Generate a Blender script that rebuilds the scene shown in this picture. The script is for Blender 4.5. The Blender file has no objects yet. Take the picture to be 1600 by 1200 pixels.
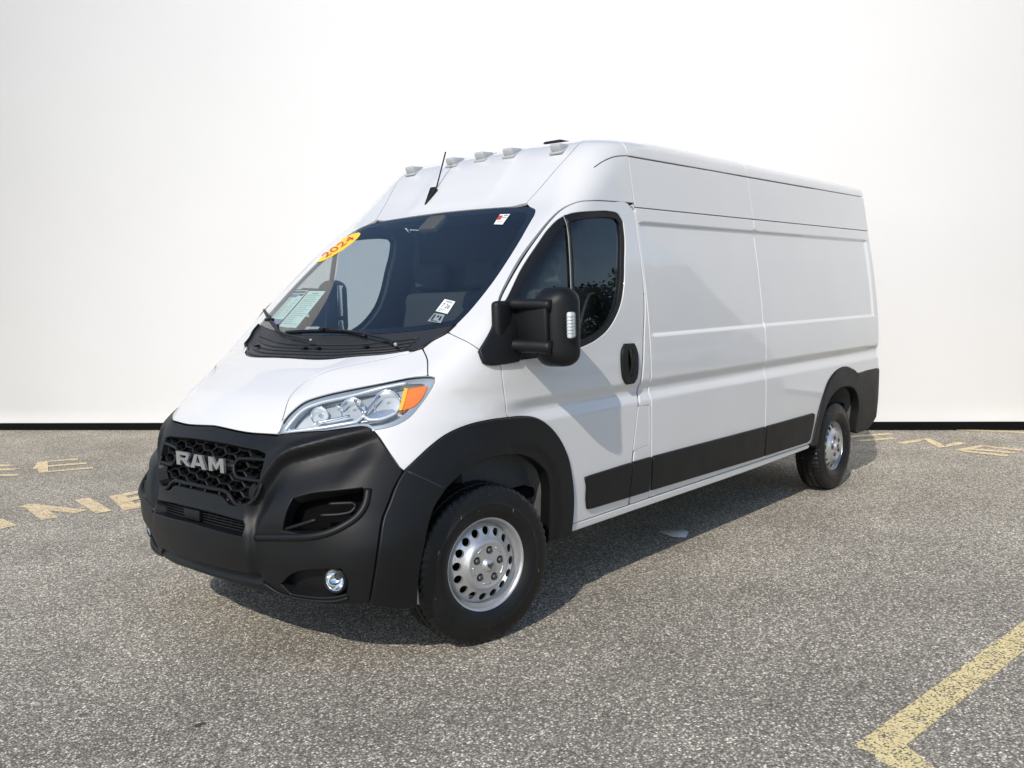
import bpy, bmesh, math, random
import numpy as np
from mathutils import Vector, Matrix
from mathutils.geometry import delaunay_2d_cdt
random.seed(4); rng=np.random.default_rng(7)
SC=bpy.context.scene; COL=SC.collection
# ------------------------------------------------------------------ camera
cd=bpy.data.cameras.new('camera'); cam=bpy.data.objects.new('camera',cd); COL.objects.link(cam); SC.camera=cam
cd.sensor_fit='HORIZONTAL'; cd.sensor_width=36.0; cd.lens=1432.19/1600*36.0; cd.clip_start=.05; cd.clip_end=2000
Rv=Vector((-0.65477,0.75537,-0.02620)); Uv=Vector((-0.08850,-0.04220,0.99518)); Fv=Vector((-0.75063,-0.65393,-0.09449))
cam.matrix_world=Matrix(((Rv.x,Uv.x,-Fv.x,3.01266),(Rv.y,Uv.y,-Fv.y,3.79878),(Rv.z,Uv.z,-Fv.z,1.59602),(0,0,0,1)))
# ------------------------------------------------------------------ light
SUN=Vector((1.20,.43,1.0)).normalized()
W=bpy.data.worlds.new('World'); SC.world=W; W.use_nodes=True
nt=W.node_tree; sky=nt.nodes.new('ShaderNodeTexSky'); sky.sky_type='NISHITA'; sky.sun_disc=False
sky.sun_elevation=math.asin(SUN.z); sky.sun_rotation=math.atan2(SUN.x,SUN.y); sky.air_density=1.0; sky.dust_density=.6; sky.ozone_density=1.2
nt.links.new(sky.outputs[0],nt.nodes['Background'].inputs[0]); nt.nodes['Background'].inputs[1].default_value=.15
sd=bpy.data.lights.new('sun','SUN'); sd.energy=3.1; sd.angle=math.radians(.55); sd.color=(1,.925,.825)
so=bpy.data.objects.new('sun',sd); COL.objects.link(so); so.rotation_euler=SUN.to_track_quat('Z','Y').to_euler(); so.location=SUN*30
SC.view_settings.view_transform='Standard'; SC.view_settings.look='None'; SC.view_settings.gamma=1; SC.view_settings.use_curve_mapping=False
SC.view_settings.exposure=0.12
SC.cycles.use_denoising=True; SC.cycles.max_bounces=10; SC.cycles.transparent_max_bounces=16; SC.cycles.sample_clamp_indirect=6
# ------------------------------------------------------------------ body surface: one implicit skin that every panel lies on
def pchip(xk,yk):
    xk=np.array(xk,float);yk=np.array(yk,float);h=np.diff(xk);d=np.diff(yk)/h
    m=np.zeros(len(xk));m[0]=d[0];m[-1]=d[-1]
    for i in range(1,len(xk)-1):
        if d[i-1]*d[i]>0:
            w1=2*h[i]+h[i-1];w2=h[i]+2*h[i-1];m[i]=(w1+w2)/(w1/d[i-1]+w2/d[i])
    def f(x):
        x=np.asarray(x,float);i=np.clip(np.searchsorted(xk,x)-1,0,len(h)-1);t=(x-xk[i])/h[i];o=t<0;u=t>1
        tc=np.clip(t,0,1)
        y=(2*tc**3-3*tc**2+1)*yk[i]+(tc**3-2*tc**2+tc)*h[i]*m[i]+(-2*tc**3+3*tc**2)*yk[i+1]+(tc**3-tc**2)*h[i]*m[i+1]
        return y+np.where(o,t*h[i]*m[0],0)+np.where(u,(t-1)*h[i]*m[-1],0)
    return f
XF=pchip([.20,.30,.40,.55,.65,.75,.85,.95,1.00,1.05,1.12,1.20,1.28,1.36,1.44,1.60,1.80,2.00,2.085,2.17,2.30,2.40,2.46,2.50,2.54],
         [.77,.83,.86,.885,.885,.868,.845,.808,.775,.70,.59,.46,.33,.20,.092,-.123,-.391,-.66,-.775,-.868,-.995,-1.105,-1.205,-1.34,-1.60])
KC=pchip([.2,.7,1.03,1.41,2.06,2.4],[.25,.22,.20,.155,.03,.03])
WZ=pchip([.2,.38,.5,.7,1.0,1.2,1.36,1.75,2.02,2.10,2.36,2.5],[.965,.985,1.0,1.015,1.02,1.02,1.013,.975,.935,.923,.885,.86])
KF=pchip([.2,.56,.75,.95,1.12,1.28,1.42,1.6,2.0,2.3,2.5],[.30,.31,.46,.52,.40,.22,.13,.10,.12,.2,.2])
HB=pchip([.2,.9,1.0,1.05,1.12,1.20,1.28,1.34,1.40,1.5,2.5],[0,0,0,.045,.105,.150,.155,.085,0,0,0])
XS=pchip([.20,.30,.40,.55,.65,.76,.90,1.05,1.20,1.36,1.44,1.60,2.0,2.5],[.77,.83,.86,.885,.884,.862,.795,.660,.445,.20,.092,-.123,-.66,-1.34])
def XFULL(z,ay):
    w=ss(.42,.80,ay)*ss(1.50,1.38,z); return (XF(z)+HB(z)*ss(.80,.40,ay))*(1-w)+XS(z)*w+.010*ss(.37,.29,ay)*ss(2.10,2.16,z)
def ss(a,b,x):
    t=np.clip((x-a)/(b-a),0,1);return t*t*(3-2*t)
def smax(a,b,k):
    h=np.maximum(k-np.abs(a-b),0)/k;return np.maximum(a,b)+h*h*k/4
RELIEF=True
def relief(x,z):
    # recessed cargo panels, belt step and lower groove on the flanks
    r=0.014*ss(-1.405,-1.425,x)*ss(-4.885,-4.865,x)*ss(1.352,1.372,z)*ss(2.0,1.985,z)
    fade=ss(.05,-.35,x)
    g=np.where(z>1.06,ss(1.125,1.06,z),ss(.985,1.06,z))
    r=r+.022*g*fade
    return r
def F(x,y,z,rel=True):
    ay=np.abs(y)
    w=WZ(z)
    if rel: w=w-relief(x,z)
    g1=ay-w
    e=.01;xf=XFULL(z,ay);sl=(XFULL(z+e,ay)-XFULL(z-e,ay))/(2*e)
    g2=(x-(xf-KC(z)*ay*ay))/np.sqrt(1+np.clip(sl,-6,6)**2)
    g3=z-(2.538+.008*ss(.37,.29,ay)-.05*(ay/.8)**2-.0085*np.clip(-x-1.2,0,4))
    g4=-x-5.03+.03*ss(.9,2.4,z)
    g=smax(g1,g2,KF(z))
    g=smax(g,g3,.07)
    return smax(g,g4,.06)
def grad(P,rel=True,e=1e-4):
    x,y,z=P[:,0],P[:,1],P[:,2]
    g=np.stack([F(x+e,y,z,rel)-F(x-e,y,z,rel),F(x,y+e,z,rel)-F(x,y-e,z,rel),F(x,y,z+e,rel)-F(x,y,z-e,rel)],-1)
    return g/np.maximum(np.linalg.norm(g,axis=1,keepdims=True),1e-12)
def drop(O,d,rel=True,n=90):
    """march points O along d on to the skin"""
    t=np.zeros(len(O)); d=np.asarray(d,float)
    for k in range(n):
        P=O+t[:,None]*d; f=F(P[:,0],P[:,1],P[:,2],rel); t=t+np.where(np.abs(f)>1e-6,f*(.85 if k<60 else 1.0),0)
    return O+t[:,None]*d
# ------------------------------------------------------------------ mesh helpers
def mk(name,V,Fc,mat,parent=None,N=None,smooth=True,mats=None,fm=None):
    me=bpy.data.meshes.new(name); me.from_pydata([tuple(v) for v in V],[],[tuple(int(i) for i in f) for f in Fc])
    if mats:
        for m in mats: me.materials.append(m)
        if fm is not None: me.polygons.foreach_set('material_index',np.asarray(fm,dtype=np.int32))
    elif mat: me.materials.append(mat)
    me.polygons.foreach_set('use_smooth',[smooth]*len(me.polygons)); me.update()
    if N is not None: me.normals_split_custom_set_from_vertices([tuple(n) for n in N])
    o=bpy.data.objects.new(name,me); COL.objects.link(o)
    if parent: o.parent=parent
    return o
def flip(V,Fc,N=None):
    V=np.array(V,float).copy(); V[:,1]*=-1
    if N is not None: N=np.array(N,float).copy(); N[:,1]*=-1
    return V,[tuple(reversed(f)) for f in Fc],N
def join(*parts):
    VV=[];FF=[];NN=[];k=0
    for V,Fc,N in parts:
        VV.append(np.asarray(V,float).reshape(-1,3));FF+= [tuple(i+k for i in f) for f in Fc]
        NN.append(np.zeros((len(V),3)) if N is None else np.asarray(N)); k+=len(V)
    return np.concatenate(VV),FF,np.concatenate(NN)
def curve(P,step=.03,closed=True,corner=38):
    """resample a polyline with Catmull-Rom tangents, keeping true corners sharp"""
    P=np.array(P,float); n=len(P); out=[]
    def tang(i):
        if not closed and (i==0 or i==n-1): return None
        a=P[i]-P[i-1]; b=P[(i+1)%n]-P[i]; la,lb=np.linalg.norm(a),np.linalg.norm(b)
        if la<1e-9 or lb<1e-9: return None
        if math.degrees(math.acos(np.clip(a@b/la/lb,-1,1)))>corner: return None
        t=a/la*lb+b/lb*la; return t/max(np.linalg.norm(t),1e-9)*1.6*min(la,lb)
    T=[tang(i) for i in range(n)]
    for i in range(n if closed else n-1):
        a,b=P[i],P[(i+1)%n]; L=np.linalg.norm(b-a); k=max(1,int(math.ceil(L/step)))
        ta,tb=T[i],T[(i+1)%n]; cl=lambda t:(b-a) if t is None else t*min(1,L/max(np.linalg.norm(t),1e-9))
        ta,tb=cl(ta),cl(tb)
        for j in range(k):
            t=j/k
            if min(np.linalg.norm(ta),np.linalg.norm(tb))<.6*L:   # long run beside a short one: straight chord, eased ends
                e=t; out.append(a+(b-a)*e)
            else: out.append((2*t**3-3*t**2+1)*a+(t**3-2*t**2+t)*ta+(-2*t**3+3*t**2)*b+(t**3-t**2)*tb)
    if not closed: out.append(P[-1])
    return np.array(out)
def area2(Q): return .5*np.sum(Q[:,0]*np.roll(Q[:,1],-1)-np.roll(Q[:,0],-1)*Q[:,1])
def inset2(Q,d):
    """move every edge of a ccw polygon inward by d[i]"""
    n=len(Q); out=[]
    for i in range(n):
        a=Q[i]-Q[i-1]; b=Q[(i+1)%n]-Q[i]; la,lb=np.linalg.norm(a),np.linalg.norm(b)
        if la<1e-9 or lb<1e-9: out.append(Q[i]); continue
        na=np.array([-a[1],a[0]])/la; nb=np.array([-b[1],b[0]])/lb; da,db=d[i-1],d[i]
        cr=na[0]*nb[1]-na[1]*nb[0]
        if abs(cr)<.12: m=na+nb; m/=np.linalg.norm(m); out.append(Q[i]+m*(da+db)/2)
        else:
            v=np.array([(da*nb[1]-db*na[1])/cr,(db*na[0]-da*nb[0])/cr]); L=np.linalg.norm(v); m=3*max(da,db,1e-9)
            out.append(Q[i]+v*(min(1,m/L) if L>0 else 1))
    return np.array(out)
def inside(Pt,Q):
    x,y=Pt[:,0],Pt[:,1]; r=np.zeros(len(Pt),bool); q=np.roll(Q,-1,0)
    for a,b in zip(Q,q):
        if a[1]==b[1]: continue
        c=((a[1]>y)!=(b[1]>y))&(x<(b[0]-a[0])*(y-a[1])/(b[1]-a[1])+a[0]); r^=c
    return r
def edgedist(Pt,Q):
    D=np.full(len(Pt),9.)
    for a,b in zip(Q,np.roll(Q,-1,0)):
        e=b-a; L=e@e
        if L<1e-14: continue
        t=np.clip(((Pt-a)@e)/L,0,1); D=np.minimum(D,np.linalg.norm(Pt-a-t[:,None]*e,axis=1))
    return D
def frame(d):
    d=np.array(d,float); d/=np.linalg.norm(d); u=np.cross([0,0,1] if abs(d[2])<.9 else [0,1,0],d); u/=np.linalg.norm(u); return u,np.cross(d,u),d
def patch(out3,dirn,grid=.035,inset=.002,r=.003,depth=.014,off=0.0,disp=None,holes=(),hdepth=.05,rel=True,sharp=38,flat=None,hinset=0.0,rows=()):
    """a skin panel: its outline is trimmed on the skin, its edge is rolled over and turned in. rows: extra heights z where the grid is made dense"""
    u,v,d=frame(dirn); O3=curve(out3,min(grid,.03),True,sharp); mid=np.abs(O3[:,1])<1e-5
    if flat is None: O3=onskin(O3,0,rel); O3[mid,1]=0
    Q=np.stack([O3@u,O3@v],1)
    if area2(Q)<0: Q=Q[::-1]; O3=O3[::-1]; mid=mid[::-1]
    seam=mid&np.roll(mid,-1); Q=inset2(Q,np.where(seam,0,inset+r)); Q0=Q.copy()
    H=[]
    for h in holes:
        h3=curve(h,min(grid,.02),True,sharp); q=np.stack([h3@u,h3@v],1)
        if area2(q)<0: q=q[::-1]
        if hinset: q=inset2(q,np.full(len(q),-hinset))
        H.append(q)
    lo,hi=Q.min(0),Q.max(0); gx=np.arange(lo[0],hi[0],grid); gy=np.arange(lo[1],hi[1],grid)
    G=np.stack(np.meshgrid(gx,gy),-1).reshape(-1,2)
    for (ya,yb,st) in rows:
        g2=np.stack(np.meshgrid(gx,np.arange(ya,yb+1e-6,st)),-1).reshape(-1,2); G=G[(G[:,1]<ya-st*.5)|(G[:,1]>yb+st*.5)]; G=np.concatenate([G,g2])
    G=G[inside(G,Q)]; G=G[edgedist(G,Q)>grid*.45] if not rows else G[edgedist(G,Q)>min(grid,.012)*.6]
    for q in H: G=G[~inside(G,q)]; G=G[edgedist(G,q)>grid*.4]
    pts=[Vector(p) for p in Q]; eds=[(i,(i+1)%len(Q)) for i in range(len(Q))]
    for q in H:
        k=len(pts); pts+=[Vector(p) for p in q]; eds+=[(k+i,k+(i+1)%len(q)) for i in range(len(q))]
    pts+=[Vector(p) for p in G]
    vo,_,fo,_,_,_=delaunay_2d_cdt(pts,eds,[],0,1e-7)
    P2=np.array([tuple(p) for p in vo]); T=np.array([f for f in fo if len(f)==3]); C=P2[T].mean(1); keep=inside(C,Q)
    for q in H: keep&=~inside(C,q)
    T=T[keep]
    ar=np.cross(P2[T[:,1]]-P2[T[:,0]],P2[T[:,2]]-P2[T[:,0]]); T=T[np.abs(ar)>1e-10]; ar=ar[np.abs(ar)>1e-10]; T[ar<0]=T[ar<0][:,::-1]
    used=np.unique(T); mp=np.full(len(P2),-1); mp[used]=np.arange(len(used)); P2=P2[used]; T=mp[T]
    top=(O3@d).max()+.25
    if flat is None:
        P=drop(P2[:,0:1]*u+P2[:,1:2]*v+top*d,-d,rel); N=grad(P,rel)
    else:
        P=P2[:,0:1]*u+P2[:,1:2]*v+flat*d; N=np.repeat(d[None],len(P),0)
    if off: P=P+N*off
    if disp is not None:
        P=P+N*np.asarray(disp(P))[:,None]
        fn=np.cross(P[T[:,1]]-P[T[:,0]],P[T[:,2]]-P[T[:,0]]); N=np.zeros_like(P)
        for k in range(3): np.add.at(N,T[:,k],fn)
        N/=np.maximum(np.linalg.norm(N,axis=1,keepdims=True),1e-12)
    # boundary half-edges
    cnt={}
    for t in T:
        for a,b in ((t[0],t[1]),(t[1],t[2]),(t[2],t[0])): cnt[(a,b)]=1
    B=[(a,b) for (a,b) in cnt if (b,a) not in cnt]
    ymid=np.abs(P[:,1])<6e-4
    B=[(a,b) for a,b in B if not (ymid[a] and ymid[b])]
    outv={}
    for a,b in B:
        e=P[b]-P[a]; L=np.linalg.norm(e)
        if L<1e-9: continue
        for i in (a,b):
            o=np.cross(e/L,N[i]); outv[i]=outv.get(i,0)+o
    V=[P]; NN=[N]; Fc=[tuple(t) for t in T]; idx=sorted(outv); k0=len(P); pos={i:j for j,i in enumerate(idx)}
    if idx:
        I=np.array(idx); o=np.array([outv[i] for i in idx]); o/=np.maximum(np.linalg.norm(o,axis=1,keepdims=True),1e-9); n=N[I]; o[np.abs(P[I][:,1])<6e-4,1]=0
        isH=np.zeros(len(I),bool)
        for q in H: isH|=edgedist(P2[I],q)<1e-4
        dp=np.where(isH,hdepth,depth)[:,None]
        rings=[I]
        for a in (.0,.8,math.pi/2):
            V.append(P[I]+o*r*math.sin(a)+n*(r*math.cos(a)-r)); NN.append(n*math.cos(a)+o*math.sin(a)); rings.append(np.arange(k0,k0+len(I))); k0+=len(I)
        V.append(P[I]+o*r-n*r); NN.append(o); rings.append(np.arange(k0,k0+len(I))); k0+=len(I)
        V.append(P[I]+o*r-n*(dp+r)); NN.append(o); rings.append(np.arange(k0,k0+len(I))); k0+=len(I)
        for a,b in B:
            if a not in pos or b not in pos: continue
            i,j=pos[a],pos[b]
            for k in (1,2,4): Fc.append((rings[k][j],rings[k][i],rings[k+1][i],rings[k+1][j]))
    return np.concatenate(V),Fc,np.concatenate(NN)
def sym(out):
    out=[tuple(p) for p in out]; return out
def panel(name,out3,dirn,mat,parent,both=True,merge=False,**kw):
    """a panel on the left side; both: a mirrored twin on the right; merge: left and right halves as one part"""
    A=patch(out3,dirn,**kw)
    if merge:
        J=join(A,flip(*A)); return mk(name,J[0],J[1],mat,parent,J[2])
    l=mk(name,A[0],A[1],mat,parent,A[2])
    if both:
        B=flip(*A); r=mk(name,B[0],B[1],mat,parent,B[2]); return l,r
    return l
def tube(P,r=.006,seg=8,closed=False,step=.02,flatten=1.0,smooth=True):
    P=curve(P,step,closed,60) if step else np.array(P,float); n=len(P); V=[];Fc=[]
    for i in range(n):
        a=P[(i-1)%n] if (closed or i>0) else P[i]; b=P[(i+1)%n] if (closed or i<n-1) else P[i]
        t=b-a; t=t/max(np.linalg.norm(t),1e-9); up=np.array([0,0,1.]) if abs(t[2])<.95 else np.array([1.,0,0]); s=np.cross(t,up); s/=np.linalg.norm(s); w=np.cross(s,t)
        for k in range(seg):
            a_=2*math.pi*k/seg; V.append(P[i]+s*r*math.cos(a_)+w*r*flatten*math.sin(a_))
    for i in range(n if closed else n-1):
        for k in range(seg):
            j=(i+1)%n; Fc.append((i*seg+k,i*seg+(k+1)%seg,j*seg+(k+1)%seg,j*seg+k))
    if not closed: Fc.append(tuple(range(seg-1,-1,-1))); Fc.append(tuple((n-1)*seg+k for k in range(seg)))
    Fc=[tuple(reversed(f)) for f in Fc]
    return np.array(V),Fc,None
def onskin(P,off=0.0,rel=True,proj=None):
    """pull points on to the skin (Newton), then off along the normal"""
    P=np.array(P,float)
    for _ in range(12):
        f=F(P[:,0],P[:,1],P[:,2],rel); P=P-grad(P,rel)*(f*.9)[:,None]
    return P+grad(P,rel)*off if off else P
def beads(name,lines,mat,parent,r=.003,off=0.0,both=True,step=.03,seg=6):
    L=[tube(onskin(curve(l,step,False,60),off),r,seg,False,0) for l in lines]; J=join(*L); o=[mk(name,J[0],J[1],mat,parent)]
    if both: B=flip(J[0],J[1]); o.append(mk(name,B[0],B[1],mat,parent))
    return o
def rbox(c,s,r=.01,seg=3,taper=None,rot=None):
    bm=bmesh.new(); bmesh.ops.create_cube(bm,size=1)
    for v in bm.verts: v.co=Vector((v.co.x*s[0],v.co.y*s[1],v.co.z*s[2]))
    if r: bmesh.ops.bevel(bm,geom=bm.edges[:],offset=r,segments=seg,affect='EDGES',profile=.5)
    bm.verts.ensure_lookup_table(); V=np.array([v.co[:] for v in bm.verts]); Fc=[tuple(v.index for v in f.verts) for f in bm.faces]; bm.free()
    if taper is not None: V=taper(V)
    if rot is not None: V=V@np.array(rot).T
    return V+np.array(c),Fc,None
def rotm(ax,a):
    return np.array(Matrix.Rotation(a,3,ax))
def lathe(prof,seg=64,axis='y'):
    """prof: (radius, axial) pairs round the y axis, outward = +y"""
    V=[];Fc=[];n=len(prof)
    for i in range(seg):
        a=2*math.pi*i/seg
        for r,h in prof: V.append((r*math.cos(a),h,r*math.sin(a)))
    for i in range(seg):
        j=(i+1)%seg
        for k in range(n-1): Fc.append((i*n+k,i*n+k+1,j*n+k+1,j*n+k))
    return np.array(V),Fc,None
def extrude(poly,h,frameUVW,origin,mirror=False):
    u,v,w=[np.array(a,float) for a in frameUVW]; o=np.array(origin,float); n=len(poly)
    Q=np.array(poly,float); 
    if area2(Q)<0: Q=Q[::-1]
    V=np.concatenate([o+Q[:,0:1]*u+Q[:,1:2]*v,o+Q[:,0:1]*u+Q[:,1:2]*v+h*w]); Fc=[tuple(range(n,2*n)),tuple(range(n-1,-1,-1))]+[(i,(i+1)%n,n+(i+1)%n,n+i) for i in range(n)]
    return V,Fc,None
def autosmooth(o,deg=35):
    me=o.data; me.polygons.foreach_set('use_smooth',[True]*len(me.polygons))
    me.set_sharp_from_angle(angle=math.radians(deg))
    return o
def tag(o,label=None,cat=None,group=None,kind=None):
    if label:o['label']=label
    if cat:o['category']=cat
    if group:o['group']=group
    if kind:o['kind']=kind
    return o
# ------------------------------------------------------------------ materials
def mat(name,col=(.5,.5,.5),rough=.5,metal=0,coat=0,spec=.5,bump=None,var=None,emit=None):
    m=bpy.data.materials.new(name); m.use_nodes=True; t=m.node_tree; b=t.nodes['Principled BSDF']
    b.inputs['Base Color'].default_value=(*col,1); b.inputs['Roughness'].default_value=rough; b.inputs['Metallic'].default_value=metal
    b.inputs['Coat Weight'].default_value=coat; b.inputs['Coat Roughness'].default_value=.04; b.inputs['Specular IOR Level'].default_value=spec
    tc=t.nodes.new('ShaderNodeTexCoord')
    if var:   # (scale, amount): gentle mottling of colour and roughness
        n=t.nodes.new('ShaderNodeTexNoise'); n.inputs['Scale'].default_value=var[0]; n.inputs['Detail'].default_value=6; t.links.new(tc.outputs['Object'],n.inputs['Vector'])
        r=t.nodes.new('ShaderNodeMapRange'); r.inputs[1].default_value=.3; r.inputs[2].default_value=.7; r.inputs[3].default_value=1-var[1]; r.inputs[4].default_value=1+var[1]; t.links.new(n.outputs['Fac'],r.inputs[0])
        mx=t.nodes.new('ShaderNodeVectorMath'); mx.operation='SCALE'; mx.inputs[0].default_value=col; t.links.new(r.outputs[0],mx.inputs['Scale']); t.links.new(mx.outputs[0],b.inputs['Base Color'])
        r2=t.nodes.new('ShaderNodeMath'); r2.operation='MULTIPLY'; r2.inputs[1].default_value=rough; t.links.new(r.outputs[0],r2.inputs[0]); t.links.new(r2.outputs[0],b.inputs['Roughness'])
    if bump:  # (scale, strength, distance)
        n=t.nodes.new('ShaderNodeTexNoise'); n.inputs['Scale'].default_value=bump[0]; n.inputs['Detail'].default_value=3; t.links.new(tc.outputs['Object'],n.inputs['Vector'])
        bp=t.nodes.new('ShaderNodeBump'); bp.inputs['Strength'].default_value=bump[1]; bp.inputs['Distance'].default_value=bump[2]; t.links.new(n.outputs['Fac'],bp.inputs['Height']); t.links.new(bp.outputs[0],b.inputs['Normal'])
    return m
def glass(name,tint,ior=1.5,rough=.0,refl=1.0):
    m=bpy.data.materials.new(name); m.use_nodes=True; t=m.node_tree; t.nodes.clear()
    o=t.nodes.new('ShaderNodeOutputMaterial'); mx=t.nodes.new('ShaderNodeMixShader'); tr=t.nodes.new('ShaderNodeBsdfTransparent'); gl=t.nodes.new('ShaderNodeBsdfGlossy'); fr=t.nodes.new('ShaderNodeFresnel')
    tr.inputs[0].default_value=(*tint,1); gl.inputs[0].default_value=(refl,refl,refl,1); gl.inputs['Roughness'].default_value=rough; fr.inputs[0].default_value=ior
    ge=t.nodes.new('ShaderNodeNewGeometry'); mr=t.nodes.new('ShaderNodeMapRange'); mr.inputs[3].default_value=ior; mr.inputs[4].default_value=1/ior
    t.links.new(ge.outputs['Backfacing'],mr.inputs[0]); t.links.new(mr.outputs[0],fr.inputs[0])
    t.links.new(fr.outputs[0],mx.inputs[0]); t.links.new(tr.outputs[0],mx.inputs[1]); t.links.new(gl.outputs[0],mx.inputs[2]); t.links.new(mx.outputs[0],o.inputs[0]); return m
PAINT=mat('white_paint',(.69,.687,.684),.28,0,1.0,.5,var=(2.2,.02))
PLAST=mat('textured_black_plastic',(.0065,.007,.008),.47,0,0,.32,bump=(900,.25,.001),var=(5,.12))
GLOSSB=mat('gloss_black',(.008,.008,.009),.18)
DARK=mat('dark_cavity',(.0025,.0025,.003),.9,0,0,.1)
def flecks(m):
    t=m.node_tree; b=t.nodes['Principled BSDF']; tc=t.nodes.new('ShaderNodeTexCoord'); n=t.nodes.new('ShaderNodeTexNoise'); n.inputs['Scale'].default_value=75; n.inputs['Detail'].default_value=1.5; mp=t.nodes.new('ShaderNodeMapping'); mp.inputs['Scale'].default_value=(1,1,.45); t.links.new(tc.outputs['Object'],mp.inputs[0]); t.links.new(mp.outputs[0],n.inputs['Vector'])
    r=t.nodes.new('ShaderNodeMapRange'); r.inputs[1].default_value=.73; r.inputs[2].default_value=.77; t.links.new(n.outputs['Fac'],r.inputs[0]); mx=t.nodes.new('ShaderNodeMix'); mx.data_type='RGBA'; t.links.new(r.outputs[0],mx.inputs[0]); mx.inputs[7].default_value=(.22,.215,.20,1); l=b.inputs['Base Color'].links[0]; t.links.new(l.from_socket,mx.inputs[6]); t.links.new(mx.outputs[2],b.inputs['Base Color']); return m
RUBBER=flecks(mat('tyre_rubber',(.0055,.0055,.006),.45,0,0,.4,bump=(220,.3,.001),var=(9,.25)))
STEEL=mat('silver_wheel_paint',(.56,.57,.58),.34,.75,0,.5,var=(30,.05))
CHROME=mat('chrome',(.82,.83,.84),.08,1)
SILV=mat('satin_silver',(.70,.72,.74),.25,.9)
INT=mat('interior_plastic',(.055,.060,.065),.7,var=(8,.15))
SEAT=mat('seat_fabric',(.06,.062,.066),.9,bump=(400,.3,.001))
WGLASS=glass('windscreen_glass',(.68,.76,.78),1.78)
SGLASS=glass('door_glass',(.56,.60,.62),1.62)
LENS=glass('clear_lens',(.93,.96,.98),1.5)
AMBER=mat('amber_lens',(.85,.20,.012),.15,0,.6)
WHITEP=mat('white_print',(.82,.84,.80),.45)
GREENP=mat('pale_green_paper',(.74,.90,.80),.6)
BLUEP=mat('blue_print',(.10,.20,.42),.5)
YELS=mat('yellow_sticker',(.88,.58,.03),.35)
REDP=mat('red_print',(.55,.05,.05),.5)
INK=mat('dark_ink',(.02,.025,.03),.6)
GREYP=mat('grey_print',(.24,.29,.31),.5)
# ------------------------------------------------------------------ ground
def asphalt():
    m=bpy.data.materials.new('asphalt'); m.use_nodes=True; t=m.node_tree; b=t.nodes['Principled BSDF']; L=t.links.new
    tc=t.nodes.new('ShaderNodeTexCoord')
    def vor(sc,feat='F1'):
        v=t.nodes.new('ShaderNodeTexVoronoi'); v.feature=feat; v.inputs['Scale'].default_value=sc; L(tc.outputs['Object'],v.inputs['Vector']); return v
    def noise(sc,d=5):
        n=t.nodes.new('ShaderNodeTexNoise'); n.inputs['Scale'].default_value=sc; n.inputs['Detail'].default_value=d; L(tc.outputs['Object'],n.inputs['Vector']); return n
    v1=vor(112); v2=vor(260)
    r1=t.nodes.new('ShaderNodeValToRGB'); e=r1.color_ramp; e.interpolation='LINEAR'
    e.elements[0].position=0; e.elements[0].color=(.078,.071,.058,1); e.elements[1].position=1; e.elements[1].color=(.62,.568,.465,1)
    for p,c in ((.35,(.136,.124,.102,1)),(.62,(.20,.181,.146,1)),(.82,(.315,.284,.226,1)),(.93,(.46,.42,.355,1))):
        k=e.elements.new(p); k.color=c
    sep=t.nodes.new('ShaderNodeSeparateColor'); L(v1.outputs['Color'],sep.inputs[0]); L(sep.outputs[0],r1.inputs[0])
    r2=t.nodes.new('ShaderNodeValToRGB'); e=r2.color_ramp; e.elements[0].color=(.06,.056,.052,1); e.elements[1].color=(.42,.385,.325,1); e.elements[1].position=.95
    sep2=t.nodes.new('ShaderNodeSeparateColor'); L(v2.outputs['Color'],sep2.inputs[0]); L(sep2.outputs[1],r2.inputs[0])
    mx=t.nodes.new('ShaderNodeMix'); mx.data_type='RGBA'; mx.inputs[0].default_value=.22; L(r1.outputs[0],mx.inputs[6]); L(r2.outputs[0],mx.inputs[7])
    # bitumen between the stones
    ed=t.nodes.new('ShaderNodeMapRange'); ed.inputs[1].default_value=.25; ed.inputs[2].default_value=.62; ed.inputs[3].default_value=1.08; ed.inputs[4].default_value=.5; L(v1.outputs['Distance'],ed.inputs[0])
    n1=noise(1.3,6); n2=noise(.23,3)
    a1=t.nodes.new('ShaderNodeMapRange'); a1.inputs[1].default_value=.3; a1.inputs[2].default_value=.7; a1.inputs[3].default_value=1.8; a1.inputs[4].default_value=2.5; L(n1.outputs['Fac'],a1.inputs[0])
    a2=t.nodes.new('ShaderNodeMapRange'); a2.inputs[1].default_value=.3; a2.inputs[2].default_value=.7; a2.inputs[3].default_value=.88; a2.inputs[4].default_value=1.1; L(n2.outputs['Fac'],a2.inputs[0])
    m1=t.nodes.new('ShaderNodeMath'); m1.operation='MULTIPLY'; L(a1.outputs[0],m1.inputs[0]); L(a2.outputs[0],m1.inputs[1])
    m2=t.nodes.new('ShaderNodeMath'); m2.operation='MULTIPLY'; L(m1.outputs[0],m2.inputs[0]); L(ed.outputs[0],m2.inputs[1])
    vm=t.nodes.new('ShaderNodeVectorMath'); vm.operation='SCALE'; L(mx.outputs[2],vm.inputs[0]); L(m2.outputs[0],vm.inputs['Scale'])
    L(vm.outputs[0],b.inputs['Base Color']); b.inputs['Roughness'].default_value=.85; b.inputs['Specular IOR Level'].default_value=.3
    bp=t.nodes.new('ShaderNodeBump'); bp.invert=True; bp.inputs['Strength'].default_value=.75; bp.inputs['Distance'].default_value=.005; L(v1.outputs['Distance'],bp.inputs['Height']); L(bp.outputs[0],b.inputs['Normal'])
    return m
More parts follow.
